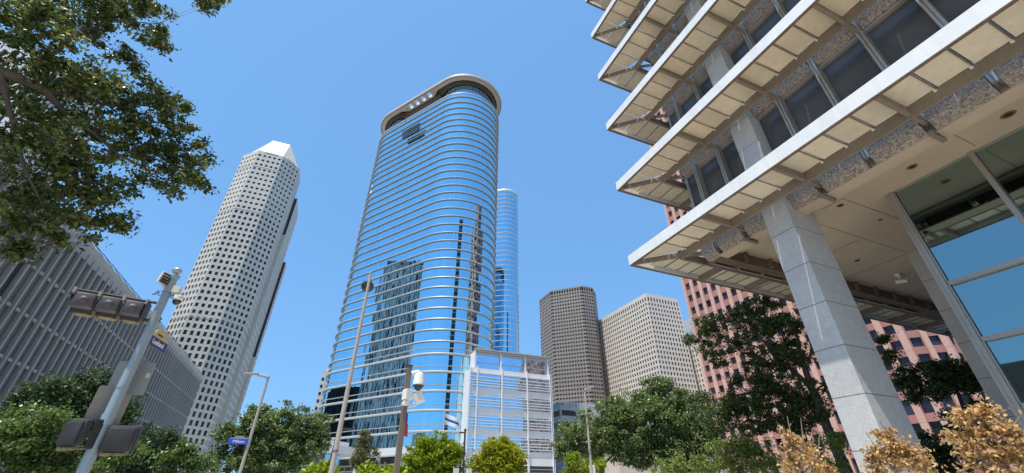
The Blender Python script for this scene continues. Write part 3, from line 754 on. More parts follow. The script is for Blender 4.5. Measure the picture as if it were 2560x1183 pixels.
def spandrel(k, a, b_, axis):
    z = LV[k]; e = MB(); n = 8; P = []
    for i in range(n + 1):
        t = -math.pi / 2 + math.pi * i / n; P.append((.33 * math.cos(t), z + (.36 if k else .08) + (.40 if k else .45) * math.sin(t)))
    for i in range(n):
        (o0, z0), (o1, z1) = P[i], P[i + 1]
        if axis == 'y': e.face([(12.74 - o0, b_, z0), (12.74 - o0, a, z0), (12.74 - o1, a, z1), (12.74 - o1, b_, z1)])
        else: e.face([(b_, 10.15 + o0, z0), (a, 10.15 + o0, z0), (a, 10.15 + o1, z1), (b_, 10.15 + o1, z1)])
    for s_, yy in ((1, a), (-1, b_)):
        if axis == 'y': e.face([(12.74 - o, yy, zz) for o, zz in P][::s_])
        else: e.face([(yy, 10.15 + o, zz) for o, zz in P][::-s_])
    e.build('spandrel', M['aggregate'], ob, smooth=True)
for k in range(8):
    eave(k); z = LV[k]
    ys = MULY
    for a, b_ in zip(ys[:-1], ys[1:]):
        segs = [(a + .09, b_ - .09)]
        if a < COLY[0] and b_ > COLY[0]: segs = [(a + .09, COLY[0] - .004)]
        if a < COLY[1] and b_ > COLY[1]: segs = segs * (segs[0][1] <= COLY[0]) + [(COLY[1] + .004, b_ - .09)]
        for s0, s1 in segs:
            if s1 - s0 > .05 and s0 > -6: spandrel(k, s0, s1, 'y')
        # window panes of this storey
        if a > -6:
            e = MB(); e.box(12.78, 12.82, a + .06, b_ - .06, z + .7, z + 3.9 - .07); e.build('window', M['officeglass'], ob)
    spandrel(k, 9.54, 10.12, 'y')
    e = MB(); e.box(12.78, 12.82, 9.5, 10.1, z + .7, z + 3.83); e.build('window', M['officeglass'], ob)
    for y in ys:
        if y < -6: continue
        e = MB(); e.box(12.50, 12.78, y - .075, y - .015, z - .06, z + 3.83); e.box(12.50, 12.78, y + .015, y + .075, z - .06, z + 3.83); e.box(12.55, 12.6, y - .0149, y + .0149, z - .06, z + 3.83)
        e.build('mullion', M['mullion'], ob)
    e = MB(); e.box(12.70, 12.86, 10.1, 10.22, z - .06, z + 3.83); e.build('corner_post', M['mullion'], ob)
    xs_ = [12.95] + [14.25 + 1.3735 * j for j in range(-0, 20)]
    for a, b_ in zip(xs_[:-1], xs_[1:]):
        if a < 26: spandrel(k, a + .09, b_ - .09, 'x')
        e = MB(); e.box(a + .06, b_ - .06, 10.08, 10.12, z + .7, z + 3.83); e.build('window', M['officeglass'], ob) if a < 17 else None
    e = MB()
    for x in xs_[1:]: e.box(x - .075, x + .075, 10.13, 10.39, z - .06, z + 3.83)
    e.build('mullion', M['mullion'], ob)
    e = MB(); e.box(12.72, 12.8, NYD, 10.07, z + .69, z + .75); e.box(12.62, 12.8, NYD, 10.07, z + 3.79, z + 3.828); e.build('window_rail', M['mullion'], ob)
# plain parts of the building out of the picture
e = MB(); e.box(12.83, EX - 1, NY, 10.06, 9.99, 179); e.build('core', M['officeglass'], ob)
e = MB()
for k in range(44):
    z = LV[k]
    if k >= 8:
        e.box(SHX, 11.9, NY, SHY, z, z + .3); e.box(11.9, EX, 10.7, SHY, z, z + .3)
    e.box(12.42, 12.83, NY, -6.1 if k < 8 else 9.9, z - .1, z + .7)
e.build('upper_storey', M['beige'], ob)
for y0 in [COLY[0] - 8.2 * j for j in range(0, 6)]:
    e = MB(); e.box(12.18, 12.75, y0, y0 + .805, 9.9, 178); e.build('upper_column', M['granite'], ob)
# ground storey: soffit, columns, lobby
e = MB(); e.box(12.76, EX, NY, 10.1, 9.74, 9.98); so_ = e.build('soffit', M['soffit'], ob)
e = MB(); 
e.box(13.3, 13.312, -12, 9.6, 9.734, 9.742); e.box(14.18, 14.192, 5.77, 6.43, 9.733, 9.742); e.box(14.192, 40, 5.77, 5.782, 9.733, 9.742); e.box(13.57, 40, 7.1, 7.11, 9.734, 9.742); e.box(13.313, 15.1, 2.747, 2.757, 9.734, 9.742)
for x in (17.4, 20.3, 25, 30): e.box(x, x + .01, 7.2, 9.6, 9.734, 9.742)
e.build('soffit_joint', M['dark'], so_)
e = MB(); e.box(12.62, 13.1, NY, 9.6, 9.2, 9.24); 
e.box(12.8, 13.28, NY, 6.43, 9.66, 9.735)
e.build('ledge', M['soffit'], ob)
e = MB(); e.box(12.9, EX, 9.75, 9.88, 9.3, 9.73); e.box(12.9, EX, 9.89, 10.42, 9.3, 9.36); 
for x in [14.25 + 1.3735 * j for j in range(14)]: e.box(x - .05, x + .05, 9.6, 9.749, 9.34, 9.73)
e.build('edge_channel', M['rust'], ob)
for y in OUTY:
    e = MB(); e.box(12.36, 13.0, y - .05, y + .05, 9.08, 9.18); e.bar((12.6, y, 9.18), (13.25, y, 9.45), .1, .16); e.build('bracket', M['beam'], ob)
for xc in (12.18, 20.45, 28.7, 36.9):
    for yc in (COLY[0],) + ((COLY[0] - 8.2, COLY[0] - 16.4) if xc < 13 else ()):
        e = MB(); e.box(xc, xc + 1.39, yc, yc + .805, 0, 9.74 if xc > 13 else 9.85); e.build('column', M['granite'], ob)
GX, GY = 15.35, 4.98
lob = MB()
for y0, y1 in [(GY - 2.03 * (j + 1) + .05, GY - 2.03 * j - .05) for j in range(8)]:
    for z0, z1 in ((.2, 1.7), (1.8, 3.28), (3.4, 4.88), (5.0, 6.46), (6.58, 9.70)):
        q = MB(); q.face([(GX, y1, z0), (GX, y0, z0), (GX, y0, z1), (GX, y1, z1)]); q.build('lobby_window', M['lobbyglass'], ob)
q = MB(); q.face([(GX + .1, GY, .2), (40, GY, .2), (40, GY, 9.7), (GX + .1, GY, 9.7)][::-1]); q.build('lobby_window', M['lobbyglass'], ob)
for j in range(9):
    y = GY - 2.03 * j; q = MB()
    if j == 0: q.box(GX - .12, GX - .02, y - .05, y + .04, 0, 9.738); q.box(GX - .10, GX + .12, y + .05, y + .13, 0, 9.738); q.box(GX - .06, GX - .03, y - .09, y - .051, 0, 9.738)
    else: q.box(GX - .14, GX + .03, y - .055, y + .055, 0, 9.738)
    q.build('lobby_mullion', M['mullion'], ob)
for z in (1.75, 3.34, 4.94, 6.52):
    q = MB(); q.box(GX - .13, GX + .02, -12, GY - .1, z - .055, z + .055); q.build('lobby_transom', M['mullion'], ob)
q = MB(); q.box(GX - .05, GX + .02, -12, GY - .1, 9.70, 9.737); q.build('lobby_transom', M['mullion'], ob)
q = MB(); q.box(GX + .4, 40, NY, GY - .4, 0, 9.7); q.build('lobby_core', M['darkbrown'], ob)
for (x, y, r_) in ((14.51, 6.06, .10), (14.49, 3.96, .13), (14.45, 1.82, .15), (16.67, 6.07, .07), (19.09, 8.32, .11), (16.9, 8.2, .05)):
    q = MB(); q.lathe((x, y, 9.742), [(r_ * .62, -.001), (r_ * .62, -.012), (r_, -.012), (r_ * 1.03, 0)], 20); dl_ = q.build('downlight', M['bronze'], so_)
    q = MB(); q.lathe((x, y, 9.742), [(.001, -.004), (r_ * .62, -.004)], 20); q.build('lamp_well', M['dark'], so_)
sc_ = thing('security_camera', 'small pale security camera fixed under the tan soffit behind the granite column', 'camera', (22.02, 8.44, 9.74))
q = MB(); q.lathe((22.02, 8.44, 9.735), [(.02, 0), (.12, -.0), (.12, -.08), (.05, -.1), (.05, -.25)], 14); q.build('mount', M['plastic'], sc_)
q = MB(); q.tube([(22.0, 8.60, 9.43), (22.0, 8.2, 9.33)], [.1, .08], 12); q.build('body', M['plastic'], sc_)
q = MB(); q.tube([(22.16, 8.5, 9.50), (22.2, 8.2, 9.46)], [.07, .06], 12); q.build('lamp', M['plastic'], sc_)

# ------------------------------------------------------------------ traffic signal pole and what hangs on it
PX, PY = -2.41, 7.10
tp = thing('traffic_pole', 'blue-grey round signal pole in the left foreground topped by a ball finial', 'pole', (PX, PY, 0))
q = MB(); q.tube([(PX, PY, 0), (PX, PY, 2.4), (PX, PY, 4.15)], [.066, .062, .053], 28); q.build('shaft', M['pole_blue'], tp, smooth=True)
q = MB(); q.lathe((PX, PY, 0), [(.054, 4.12), (.054, 4.28), (.07, 4.29), (.07, 4.335), (.045, 4.35), (.03, 4.37)], 24); q.build('collar', M['pole_blue'], tp, smooth=True)
q = MB(); q.lathe((PX, PY, 4.415), [(.062 * math.sin(t), -.055 * math.cos(t)) for t in np.linspace(.1, math.pi - .01, 10)], 20); q.build('finial', M['pole_blue'], tp, smooth=True)
q = MB(); q.lathe((PX, PY, 0), [(.064, 2.30), (.071, 2.30), (.071, 2.42), (.064, 2.42)], 24); q.build('clamp', M['pole_blue'], tp, smooth=True); q = MB(); q.lathe((PX, PY, 0), [(.062, 2.73), (.066, 2.73), (.066, 2.75), (.062, 2.75)], 24); q.build('clamp', M['pole_blue'], tp, smooth=True)
# horizontal three-lamp signal seen from behind
sg = thing('traffic_signal', 'three-lamp traffic signal lying on its side, seen from behind with peeling yellow visors', 'traffic light', (PX - .55, PY, 3.75))
UX = Vector((-.985, -.17, 0)).normalized(); VY = Vector((-UX.y, UX.x, 0)) * -1     # along the arm / towards the back
VY = Vector((.17, -.985, 0)).normalized(); Z = Vector((0, 0, 1)); S0 = Vector((PX, PY, 3.75))
for i in range(3):
    c = S0 + UX * (.27 + .255 * i)
    q = MB(); q.obox(c + VY * .02, UX * .112, VY * .075, Z * .10); h = q.build('lamp_housing', M['sigback'], sg, bevel=.03, smooth=True)
    q = MB(); q.lathe(c + VY * .095 - Z * .01, [(.05, -.01), (.048, .02), (.034, .03), (.03, .04), (.001, .044)], 18, axis=VY); q.build('back_knob', M['sigback'], h, smooth=True)
    q = MB(); n = 16
    for k in range(n):
        t0 = math.pi * 2 * k / n; t1 = math.pi * 2 * (k + 1) / n
        sq = lambda t: UX * .112 * max(-1, min(1, 1.25 * math.cos(t))) + Z * .11 * max(-1, min(1, 1.25 * math.sin(t))) - Z * .03
        a0 = sq(t0); a1 = sq(t1)
        for o_, s_ in ((1.0, 1), (.93, -1)):
            f_ = [c + a0 * o_ - VY * .07, c + a1 * o_ - VY * .07, c + a1 * o_ - VY * .24, c + a0 * o_ - VY * .24]; q.face([tuple(v) for v in f_[::s_]])
    q.build('visor', M['visor'], h)
    q = MB(); q.obox(c - VY * .10 - Z * .03, UX * .105, VY * .025, Z * .108); q.build('lamp_door', M['black'], h)
q = MB(); q.obox(S0 + UX * .125 - Z * .01, UX * .014, VY * .11, Z * .125); q.build('end_plate', M['black'], sg)
q = MB(); q.tube([S0 + UX * .05 + Z * .14, S0 + UX * .91 + Z * .14, S0 + UX * .925 + Z * .02, S0 + UX * .88 - Z * .05], [.018] * 4, 10); q.tube([S0 + UX * .05 - Z * .12, S0 + UX * .16 - Z * .12], [.022] * 2, 10); q.build('mounting_arm', M['black'], sg, smooth=True)
for i in range(4):
    q = MB(); q.obox(S0 + UX * (.145 + .255 * i) + Z * .11 + VY * .06, UX * .015, VY * .04, Z * .035); q.build('bracket', M['pole_tan'], sg)
# pedestrian signals, backs to the camera
def ped(c, ang, label):
    t = thing('pedestrian_signal', label, 'traffic light', c, 'pedestrian signals on the signal pole')
    c = Vector(c); a = Vector((math.cos(R(ang)), math.sin(R(ang)), 0)); n_ = Vector((a.y, -a.x, 0))
    q = MB(); q.obox(c, a * .155, n_ * .05, Z * .15); q.build('housing', M['black'], t, bevel=.035, smooth=True)
    q = MB(); q.obox(c + n_ * .055 , a * .13, n_ * .02, Z * .12); q.build('back_cover', M['black'], t, bevel=.018, smooth=True)
    q = MB()
    for s_ in (-1, 1):
        q.obox(c - n_ * .11 + a * s_ * .155, a * .006, n_ * .065, Z * .15); q.obox(c - n_ * .11 + Z * s_ * .155, a * .155, n_ * .065, Z * .006)
    q.build('hood', M['black'], t, bevel=.004)
    q = MB(); q.obox(c - Z * .165, a * .10, n_ * .03, Z * .012); q.obox(c + a * .19 * 0 - Z * .17 - a * .08, a * .03, n_ * .04, Z * .016); q.build('worn_edge', M['visor'], t)
    q = MB(); q.tube([c + Z * .1, Vector((PX, PY, c.z + .1))], [.025, .025], 8); q.tube([c - Z * .1, Vector((PX, PY, c.z - .1))], [.025, .025], 8); q.build('arm', M['black'], t)
ped((PX - .205, PY - .09, 2.19), -34, 'boxy black pedestrian signal on the left of the signal pole, turned so two sides show')
ped((PX + .205, PY - .0, 2.15), 6, 'boxy black pedestrian signal on the right of the signal pole, its flat back showing')
def board(name, label, c, ax, w_, h_, m, rad=.03, tilt=0):
    c = Vector(c); a = Vector((math.cos(R(ax)), math.sin(R(ax)), 0)); n_ = Vector((a.y, -a.x, 0)); pts = []
    for cx, cy, t0 in ((w_ / 2 - rad, h_ / 2 - rad, 0), (-w_ / 2 + rad, h_ / 2 - rad, 90), (-w_ / 2 + rad, -h_ / 2 + rad, 180), (w_ / 2 - rad, -h_ / 2 + rad, 270)):
        for k in range(4): t = R(t0 + 30 * k); pts.append((cx + rad * math.cos(t), cy + rad * math.sin(t)))
    q = MB(); F = [tuple(c + a * x + Z * y + n_ * .004) for x, y in pts]; B = [tuple(c + a * x + Z * y - n_ * .004) for x, y in pts]
    q.face(F); q.face(B[::-1])
    for i in range(len(F)): j = (i + 1) % len(F); q.face([B[i], B[j], F[j], F[i]])
    return tag(q.build(name, m), label, 'sign')
board('traffic_sign', 'tan metal sign back fixed low on the signal pole above the pedestrian signals', (PX - .09, PY + .125, 2.53), 30, .36, .46, M['signback'])
board('traffic_sign', 'grey sign back with a white sticker fixed behind the upper signal pole', (PX + .0, PY + .135, 2.89), -8, .44, .42, M['signback'])
q = MB(); q.obox((PX + .16, PY + .11, 2.93), (.035, -.007, 0), (.0005, .002, 0), (0, 0, .028)); tag(q.build('sticker', M['white']), 'small white sticker stuck on the grey sign back of the signal pole', 'sticker')
# Leeland street sign
ls = thing('street_sign', 'dark blue Leeland street sign with a gold arched plate on the signal pole', 'street sign', (PX, PY, 3.3))
LA = R(80); LD = Vector((math.cos(LA), math.sin(LA), 0)); LN = Vector((LD.y, -LD.x, 0))       # LN faces the camera side
c0 = Vector((PX, PY, 3.405)) + LD * .285 + LN * .01
LW = .54
q = MB(); q.obox(c0, LD * LW / 2, LN * .006, Z * .06); q.build('name_plate', M['signblue'], ls)
q = MB()
P = [(-LW / 2, .061), (LW / 2, .061), (LW / 2, .105)] + [(.15 * math.cos(t), .105 + .085 * math.sin(t)) for t in np.linspace(0, math.pi, 12)] + [(-LW / 2, .105)]
F = [tuple(c0 + LD * x + Z * y + LN * .005) for x, y in P]; B = [tuple(c0 + LD * x + Z * y - LN * .005) for x, y in P]
q.face(F); q.face(B[::-1])
for i in range(len(F)): j = (i + 1) % len(F); q.face([B[i], B[j], F[j], F[i]])
q.build('arched_plate', M['signgold'], ls)
Mx = Matrix(((LD.x, 0, LN.x, 0), (LD.y, 0, LN.y, 0), (0, 1, 0, 0), (0, 0, 0, 1)))
def place(c): m = Mx.copy(); m.translation = c; return m
text_mesh('Leeland', .10, M['letter'], ls, place(c0 + LN * .008 + LD * .02), sx=1.05)
text_mesh('DISTRICT', .034, M['ink'], ls, place(c0 + LN * .008 + Z * .105))
# things on the top of the pole
an = thing('radio_panel', 'white finned radio panel strapped to the top of the signal pole', 'antenna', (PX - .16, PY - .05, 4.23))
c = Vector((PX - .075, PY - .08, 4.235)); a = Vector((.55, .83, 0)).normalized(); n_ = Vector((a.y, -a.x, 0))
q = MB(); q.obox(c, a * .075, n_ * .018, Z * .085 + n_ * .015); q.build('panel', M['plastic'], an, bevel=.008)
q = MB()
for k in range(4): q.obox(c + n_ * .024 + Z * (-.06 + .04 * k), a * .062, n_ * .012, Z * .012)
q.build('fin', M['black'], an)
q = MB(); q.bar(c, (PX, PY, 4.2), .03, .04); q.bar(c - Z * .08, (PX, PY, 4.06), .02, .02); q.build('bracket', M['plastic'], an)
sd = thing('security_camera', 'white dome security camera hanging from the top of the signal pole', 'camera', (PX + .14, PY, 4.0))
q = MB(); q.tube([(PX, PY, 4.06), (PX + .10, PY, 4.15), (PX + .155, PY, 4.1), (PX + .16, PY, 4.04)], [.02, .022, .024, .03], 10); q.obox((PX + .10, PY, 4.12), (.045, 0, 0), (0, .05, 0), (0, 0, .05)); q.build('bracket', M['plastic'], sd)
q = MB(); q.lathe((PX + .16, PY, 0), [(.03, 4.05), (.062, 4.03), (.066, 3.985), (.05, 3.965)], 20); q.build('housing', M['plastic'], sd, smooth=True)
q = MB(); q.lathe((PX + .16, PY, 3.965), [(.055 * math.cos(t), -.065 * math.sin(t)) for t in np.linspace(0, math.pi / 2 - .01, 8)], 20); q.build('dome', M['dome'], sd, smooth=True)
q = MB()
for k in range(7):
    t = k * .9; q.tube([(PX + .09 * math.cos(t), PY + .09 * math.sin(t) - .03, 4.05), (PX + .13 * math.cos(t + .6), PY + .13 * math.sin(t + .6) - .05, 3.98 + .02 * (k % 3)), (PX + .09 * math.cos(t + 1.3), PY + .09 * math.sin(t + 1.3) - .03, 4.04)], [.006] * 3, 5)
tag(q.build('cable_loop', M['sigback']), 'loose grey cable loops tied round the top of the signal pole', 'cable')

# ------------------------------------------------------------------ tall tan pole, brown camera post, street lamps
LX, LY = .37, 8.49
lp = thing('lamp_pole', 'tall tapering tan pole standing in front of the mirror tower', 'pole', (LX, LY, 0))
q = MB(); q.tube([(LX, LY, 0), (LX, LY, 5.55)], [.054, .027], 20); q.lathe((LX, LY, 0), [(.03, 5.54), (.033, 5.55), (.033, 5.58), (.001, 5.6)], 16); q.build('shaft', M['pole_tan'], lp, smooth=True)
q = MB(); q.lathe((LX, LY, 0), [(.047, 2.18), (.05, 2.18), (.05, 2.2), (.047, 2.2)], 20); q.build('band', M['sigback'], lp)
fx = thing('floodlight', 'round dark floodlight fixed behind the top of the tall tan pole', 'lamp', (LX, LY + .1, 5.3))
cF = Vector((LX - .01, LY + .12, 5.30)); aF = Vector((.25, .75, .6)).normalized()
q = MB(); q.lathe(cF, [(.001, -.07), (.07, -.06), (.125, -.01), (.13, .02), (.12, .03)], 22, axis=aF); q.build('housing', M['pole_dark'], fx, smooth=True)
q = MB(); q.lathe(cF, [(.001, .02), (.118, .02)], 22, axis=aF); q.build('lens', M['bronze'], fx)
q = MB(); q.bar(cF, (LX, LY, 5.25), .04, .05); q.build('bracket', M['pole_dark'], fx)
BX, BY = 1.165, 6.90
cp = thing('camera_post', 'square brown steel post carrying camera gear in front of the mirror tower', 'post', (BX, BY, 0))
def rotbox(q, x, y, hx, hy, z0, z1, ang):
    c_, s_ = math.cos(R(ang)), math.sin(R(ang)); q.obox((x, y, (z0 + z1) / 2), (hx * c_, hx * s_, 0), (-hy * s_, hy * c_, 0), (0, 0, (z1 - z0) / 2))
q = MB(); rotbox(q, BX, BY, .036, .036, 0, 3.31, 8); q.build('shaft', M['pole_brown'], cp)
q = MB(); rotbox(q, BX, BY, .041, .041, 3.31, 3.335, 8); q.build('cap', M['black'], cp)
dc = thing('security_camera', 'large white dome security camera on an arm beside the brown post', 'camera', (BX + .17, BY, 3.1))
DX = BX + .165; DY = BY - .05
q = MB(); q.tube([(BX + .05, BY - .02, 3.20), (DX - .02, DY, 3.235), (DX, DY, 3.20)], [.045, .035, .03], 12); q.build('arm', M['plastic'], dc, smooth=True)
q = MB(); q.lathe((DX, DY, 0), [(.03, 3.225), (.072, 3.20), (.082, 3.16), (.088, 3.06), (.093, 3.045), (.09, 3.03), (.06, 3.02)], 28); q.build('housing', M['plastic'], dc, smooth=True)
q = MB(); q.lathe((DX, DY, 0), [(.09, 3.032), (.086, 3.015), (.062, 3.0)], 28); q.build('dark_ring', M['black'], dc, smooth=True)
q = MB(); q.lathe((DX, DY, 3.005), [(.06 * math.cos(t), -.06 * math.sin(t)) for t in np.linspace(0, math.pi / 2 - .01, 9)], 22); q.build('dome', M['dome'], dc, smooth=True)
ib = thing('control_box', 'white louvred control box strapped to the brown camera post', 'box', (BX, BY - .1, 2.85))
q = MB(); rotbox(q, BX + .0, BY - .10, .055, .06, 2.79, 2.945, 22); q.build('body', M['plastic'], ib, bevel=.006)
q = MB()
for k in range(4):
    for s_ in (-1, 1): q.obox((BX + .055 + s_ * 0, BY - .085 + .028 * s_, 2.815 + .034 * k), (.004, .0015, 0), (-.004, .012, 0), (0, 0, .012))
q.build('grille', M['beam'], ib)
q = MB(); rotbox(q, BX - .01, BY - .085, .04, .05, 2.715, 2.785, 15); q.build('junction', M['plastic'], ib, bevel=.008)
rp = thing('radio_panel', 'tilted white square radio panel on the right of the brown camera post', 'antenna', (BX + .2, BY, 2.8))
c = Vector((BX + .20, BY - .03, 2.85)); 
q = MB(); q.obox(c, (.06, -.02, .03), (.012, .03, 0), (-.035, .0, .07)); q.build('panel', M['plastic'], rp, bevel=.006)
q = MB(); q.obox(c + Vector((-.04, -.03, .0)), (.035, -.01, .018), (.006, .015, 0), (-.03, .0, .055)); q.build('cover', M['plastic'], rp, bevel=.004)
q = MB(); q.bar(c, (BX, BY, 2.83), .03, .03); q.tube([(BX + .04, BY - .05, 2.74), (BX + .13, BY - .06, 2.76), (BX + .15, BY - .05, 2.73), (BX + .05, BY - .05, 2.71)], [.014] * 4, 8); q.build('bracket', M['plastic'], rp)

MX, MY = -2.02, 17.9
ml = thing('street_lamp', 'slim grey street lamp with an arm to the left, carrying the Milam sign', 'street lamp', (MX, MY, 0))
q = MB(); q.tube([(MX, MY, 0), (MX, MY, 5.2)], [.06, .042], 14); q.build('shaft', M['pole_tan'], ml, smooth=True)
q = MB(); q.tube([(MX, MY, 5.16), (MX - .22, MY - .03, 5.2), (MX - .35, MY - .05, 5.2)], [.05, .04, .045], 10); q.build('arm', M['pole_tan'], ml, smooth=True)
q = MB(); q.obox((MX - .55, MY - .08, 5.22), (.23, .03, .02), (-.01, .085, 0), (0, 0, .03)); q.build('luminaire', M['pole_tan'], ml, bevel=.02, smooth=True)
ms = thing('street_sign', 'bright blue Milam street sign on the slim street lamp', 'street sign', (MX - .3, MY, 3.05))
c = Vector((MX - .32, MY - .07, 3.03))
q = MB(); q.obox(c, (.30, 0, 0), (0, .006, 0), (0, 0, .085)); q.build('name_plate', M['signblue2'], ms)
q = MB()
P = [(-.26, .087), (.26, .087), (.26, .12)] + [(.15 * math.cos(t), .12 + .06 * math.sin(t)) for t in np.linspace(0, math.pi, 10)] + [(-.26, .12)]
F = [(c.x + x, c.y - .004, c.z + y) for x, y in P]; B = [(c.x + x, c.y + .004, c.z + y) for x, y in P]; q.face(F); q.face(B[::-1])
for i in range(len(F)): j = (i + 1) % len(F); q.face([B[i], B[j], F[j], F[i]])
q.build('arched_plate', M['signback'], ms)
text_mesh('Milam', .135, M['letter'], ms, Matrix.Translation(c + Vector((.02, -.008, 0))) @ Matrix.Rotation(R(90), 4, 'X'), sx=1.1)
RX, RY = 12.95, 20.2
rl = thing('street_lamp', 'grey street lamp with two cross bars standing before the oak and taupe tower', 'street lamp', (RX, RY, 0))
q = MB(); q.tube([(RX, RY, 0), (RX, RY, 6.3)], [.075, .045], 14); q.build('shaft', M['pole_tan'], rl, smooth=True)
q = MB(); q.tube([(RX - .04, RY, 6.28), (RX + .1, RY, 6.36)], [.06, .05], 10); q.obox((RX + .30, RY - .05, 6.42), (.24, -.05, .08), (.02, .10, 0), (-.01, 0, .035)); q.build('luminaire', M['pole_tan'], rl, bevel=.02, smooth=True)
for z_, l0, l1 in ((5.05, -.40, .42), (3.75, -.30, .04)):
    q = MB(); q.bar((RX + l0, RY - .09, z_), (RX + l1, RY - .17, z_ + (l1 - l0) * .16), .05, .05); q.build('cross_bar', M['pole_tan'], rl)
q = MB(); q.lathe((RX, RY, 0), [(.055, 4.98), (.075, 4.98), (.075, 5.12), (.055, 5.12)], 14); q.build('clamp', M['pole_brown'], rl)
q = MB(); q.obox((RX + .32, RY + .4, 2.2), (.13, -.02, 0), (.01, .08, 0), (0, 0, .55)); tag(q.build('utility_cabinet', M['plastic'], bevel=.02), 'plain white box standing right behind the cross-barred street lamp', 'cabinet')
TX, TY = 7.45, 23.85
tn = thing('street_lamp', 'thin dark post lamp between the two bright yellow-green trees', 'street lamp', (TX, TY, 0))
q = MB(); q.tube([(TX, TY, 0), (TX, TY, 4.5)], [.06, .05], 10); q.build('shaft', M['pole_dark'], tn, smooth=True)
q = MB(); q.obox((TX - .14, TY, 4.33), (.16, 0, -.01), (0, .07, 0), (0, 0, .03)); q.build('luminaire', M['pole_dark'], tn)
q = MB(); q.lathe((TX, TY, 0), [(.07, 4.42), (.075, 4.48), (.02, 4.56)], 10); q.build('cap', M['pole_dark'], tn)
for x_, y_, s_ in ((7.0, 23.6, 'white plastic box on the left of the thin dark post lamp'), (7.9, 23.7, 'white plastic box on the right of the thin dark post lamp')):
    q = MB(); q.obox((x_ if x_ < 7.2 else 7.72, y_, 2.35), (.12, 0, 0), (0, .1, 0), (0, 0, .28)); q.bar((x_ if x_ < 7.2 else 7.72, y_ + .05, 2.2), (TX, TY, 2.1), .04, .04); tag(q.build('equipment_box', M['plastic'], bevel=.0), s_, 'box')
# dim lamp in front of the left tree
q = MB(); DXL, DYL = 1.15, 34.5
dl = thing('street_lamp', 'dark small street lamp half lost in front of the broad olive green tree', 'street lamp', (DXL, DYL, 0))
q.tube([(DXL, DYL, 0), (DXL + .25, DYL, 5.3)], [.1, .07], 10); q.build('shaft', M['pole_dark'], dl, smooth=True)
q = MB(); q.obox((DXL + .75, DYL, 5.42), (.5, 0, 0), (0, .15, 0), (0, 0, .06)); q.build('luminaire', M['pole_dark'], dl)

# flags and the canopy at the tower's foot
fp = thing('flagpole', 'white flagpole before the mirror tower carrying a hanging red and blue flag', 'flagpole', (13.6, 78.0, 0))
q = MB(); q.tube([(13.6, 78, 0), (13.6, 78, 14.6)], [.12, .06], 8); q.build('pole', M['white'], fp)
q = MB(); q.lathe((13.6, 78, 14.7), [(.01, -.12), (.12, 0), (.01, .12)], 8); q.build('ball', M['white'], fp)
fl = thing('flag', 'limp red and blue flag hanging on the white flagpole beside the brown post', 'flag', (13.7, 78, 11))
q = MB(); 
for k in range(4): q.face([(13.68 + .16 * k, 78 + .12 * (k % 2), 9.6 - .05 * k), (13.68 + .16 * (k + 1), 78 + .12 * ((k + 1) % 2), 9.55 - .05 * k), (13.68 + .12 * (k + 1), 78 + .12 * ((k + 1) % 2), 11.7 - .1 * k), (13.68 + .12 * k, 78 + .12 * (k % 2), 11.75 - .1 * k)])
q.build('red_cloth', M['cloth_red'], fl)
q = MB()
for k in range(3): q.face([(13.68 + .12 * k, 78 + .1 * (k % 2), 11.75 - .1 * k), (13.68 + .12 * (k + 1), 78 + .1 * ((k + 1) % 2), 11.7 - .1 * k), (13.68 + .09 * (k + 1), 78 + .1 * ((k + 1) % 2), 13.2 - .1 * k), (13.68 + .09 * k, 78 + .1 * (k % 2), 13.3 - .1 * k)])
q.build('blue_cloth', M['cloth_blue'], fl)
fp2 = thing('flagpole', 'white flagpole behind the left yellow-green tree carrying a white flag', 'flagpole', (20.4, 78.0, 0))
q = MB(); q.tube([(20.4, 78, 0), (20.4, 78, 14.0)], [.12, .06], 8); q.build('pole', M['white'], fp2)
fl2 = thing('flag', 'fluttering white flag with a blue stripe above the left yellow-green tree', 'flag', (20.5, 78, 12))
q = MB(); qb = MB()
for k in range(6):
    f0, f1 = k / 6, (k + 1) / 6
    for (lo, hi, tgt) in ((0, .35, q), (.35, .6, qb), (.6, 1, q)):
        def FP(f, h): return (20.5 + 2.6 * f, 78 + .25 * math.sin(6 * f), 11.9 + 1.7 * h - .9 * f)
        tgt.face([FP(f0, lo), FP(f1, lo), FP(f1, hi), FP(f0, hi)])
q.build('white_cloth', M['cloth_white'], fl2); qb.build('blue_stripe', M['cloth_blue'], fl2)
cn = thing('entrance_canopy', 'white curved canopy over a glazed pavilion low in front of the mirror tower', 'canopy', (2, 72, 0))
P = [(-9, 65), (3.2, 66), (5.6, 69), (5.8, 72), (4, 78), (-9, 79)]
q = MB(); q.prism(P, 6.0, 6.9); q.build('roof', M['white'], cn)
q = MB(); q.prism([(x * .9 - .4, (y - 72) * .88 + 72) for x, y in P], 6.9, 7.5); q.build('upper_roof', M['white'], cn)
q = MB(); q.prism([(x * .8 - .8, (y - 72) * .8 + 72) for x, y in P], 0, 6.0); q.build('glazing', M['curtain_far'], cn)

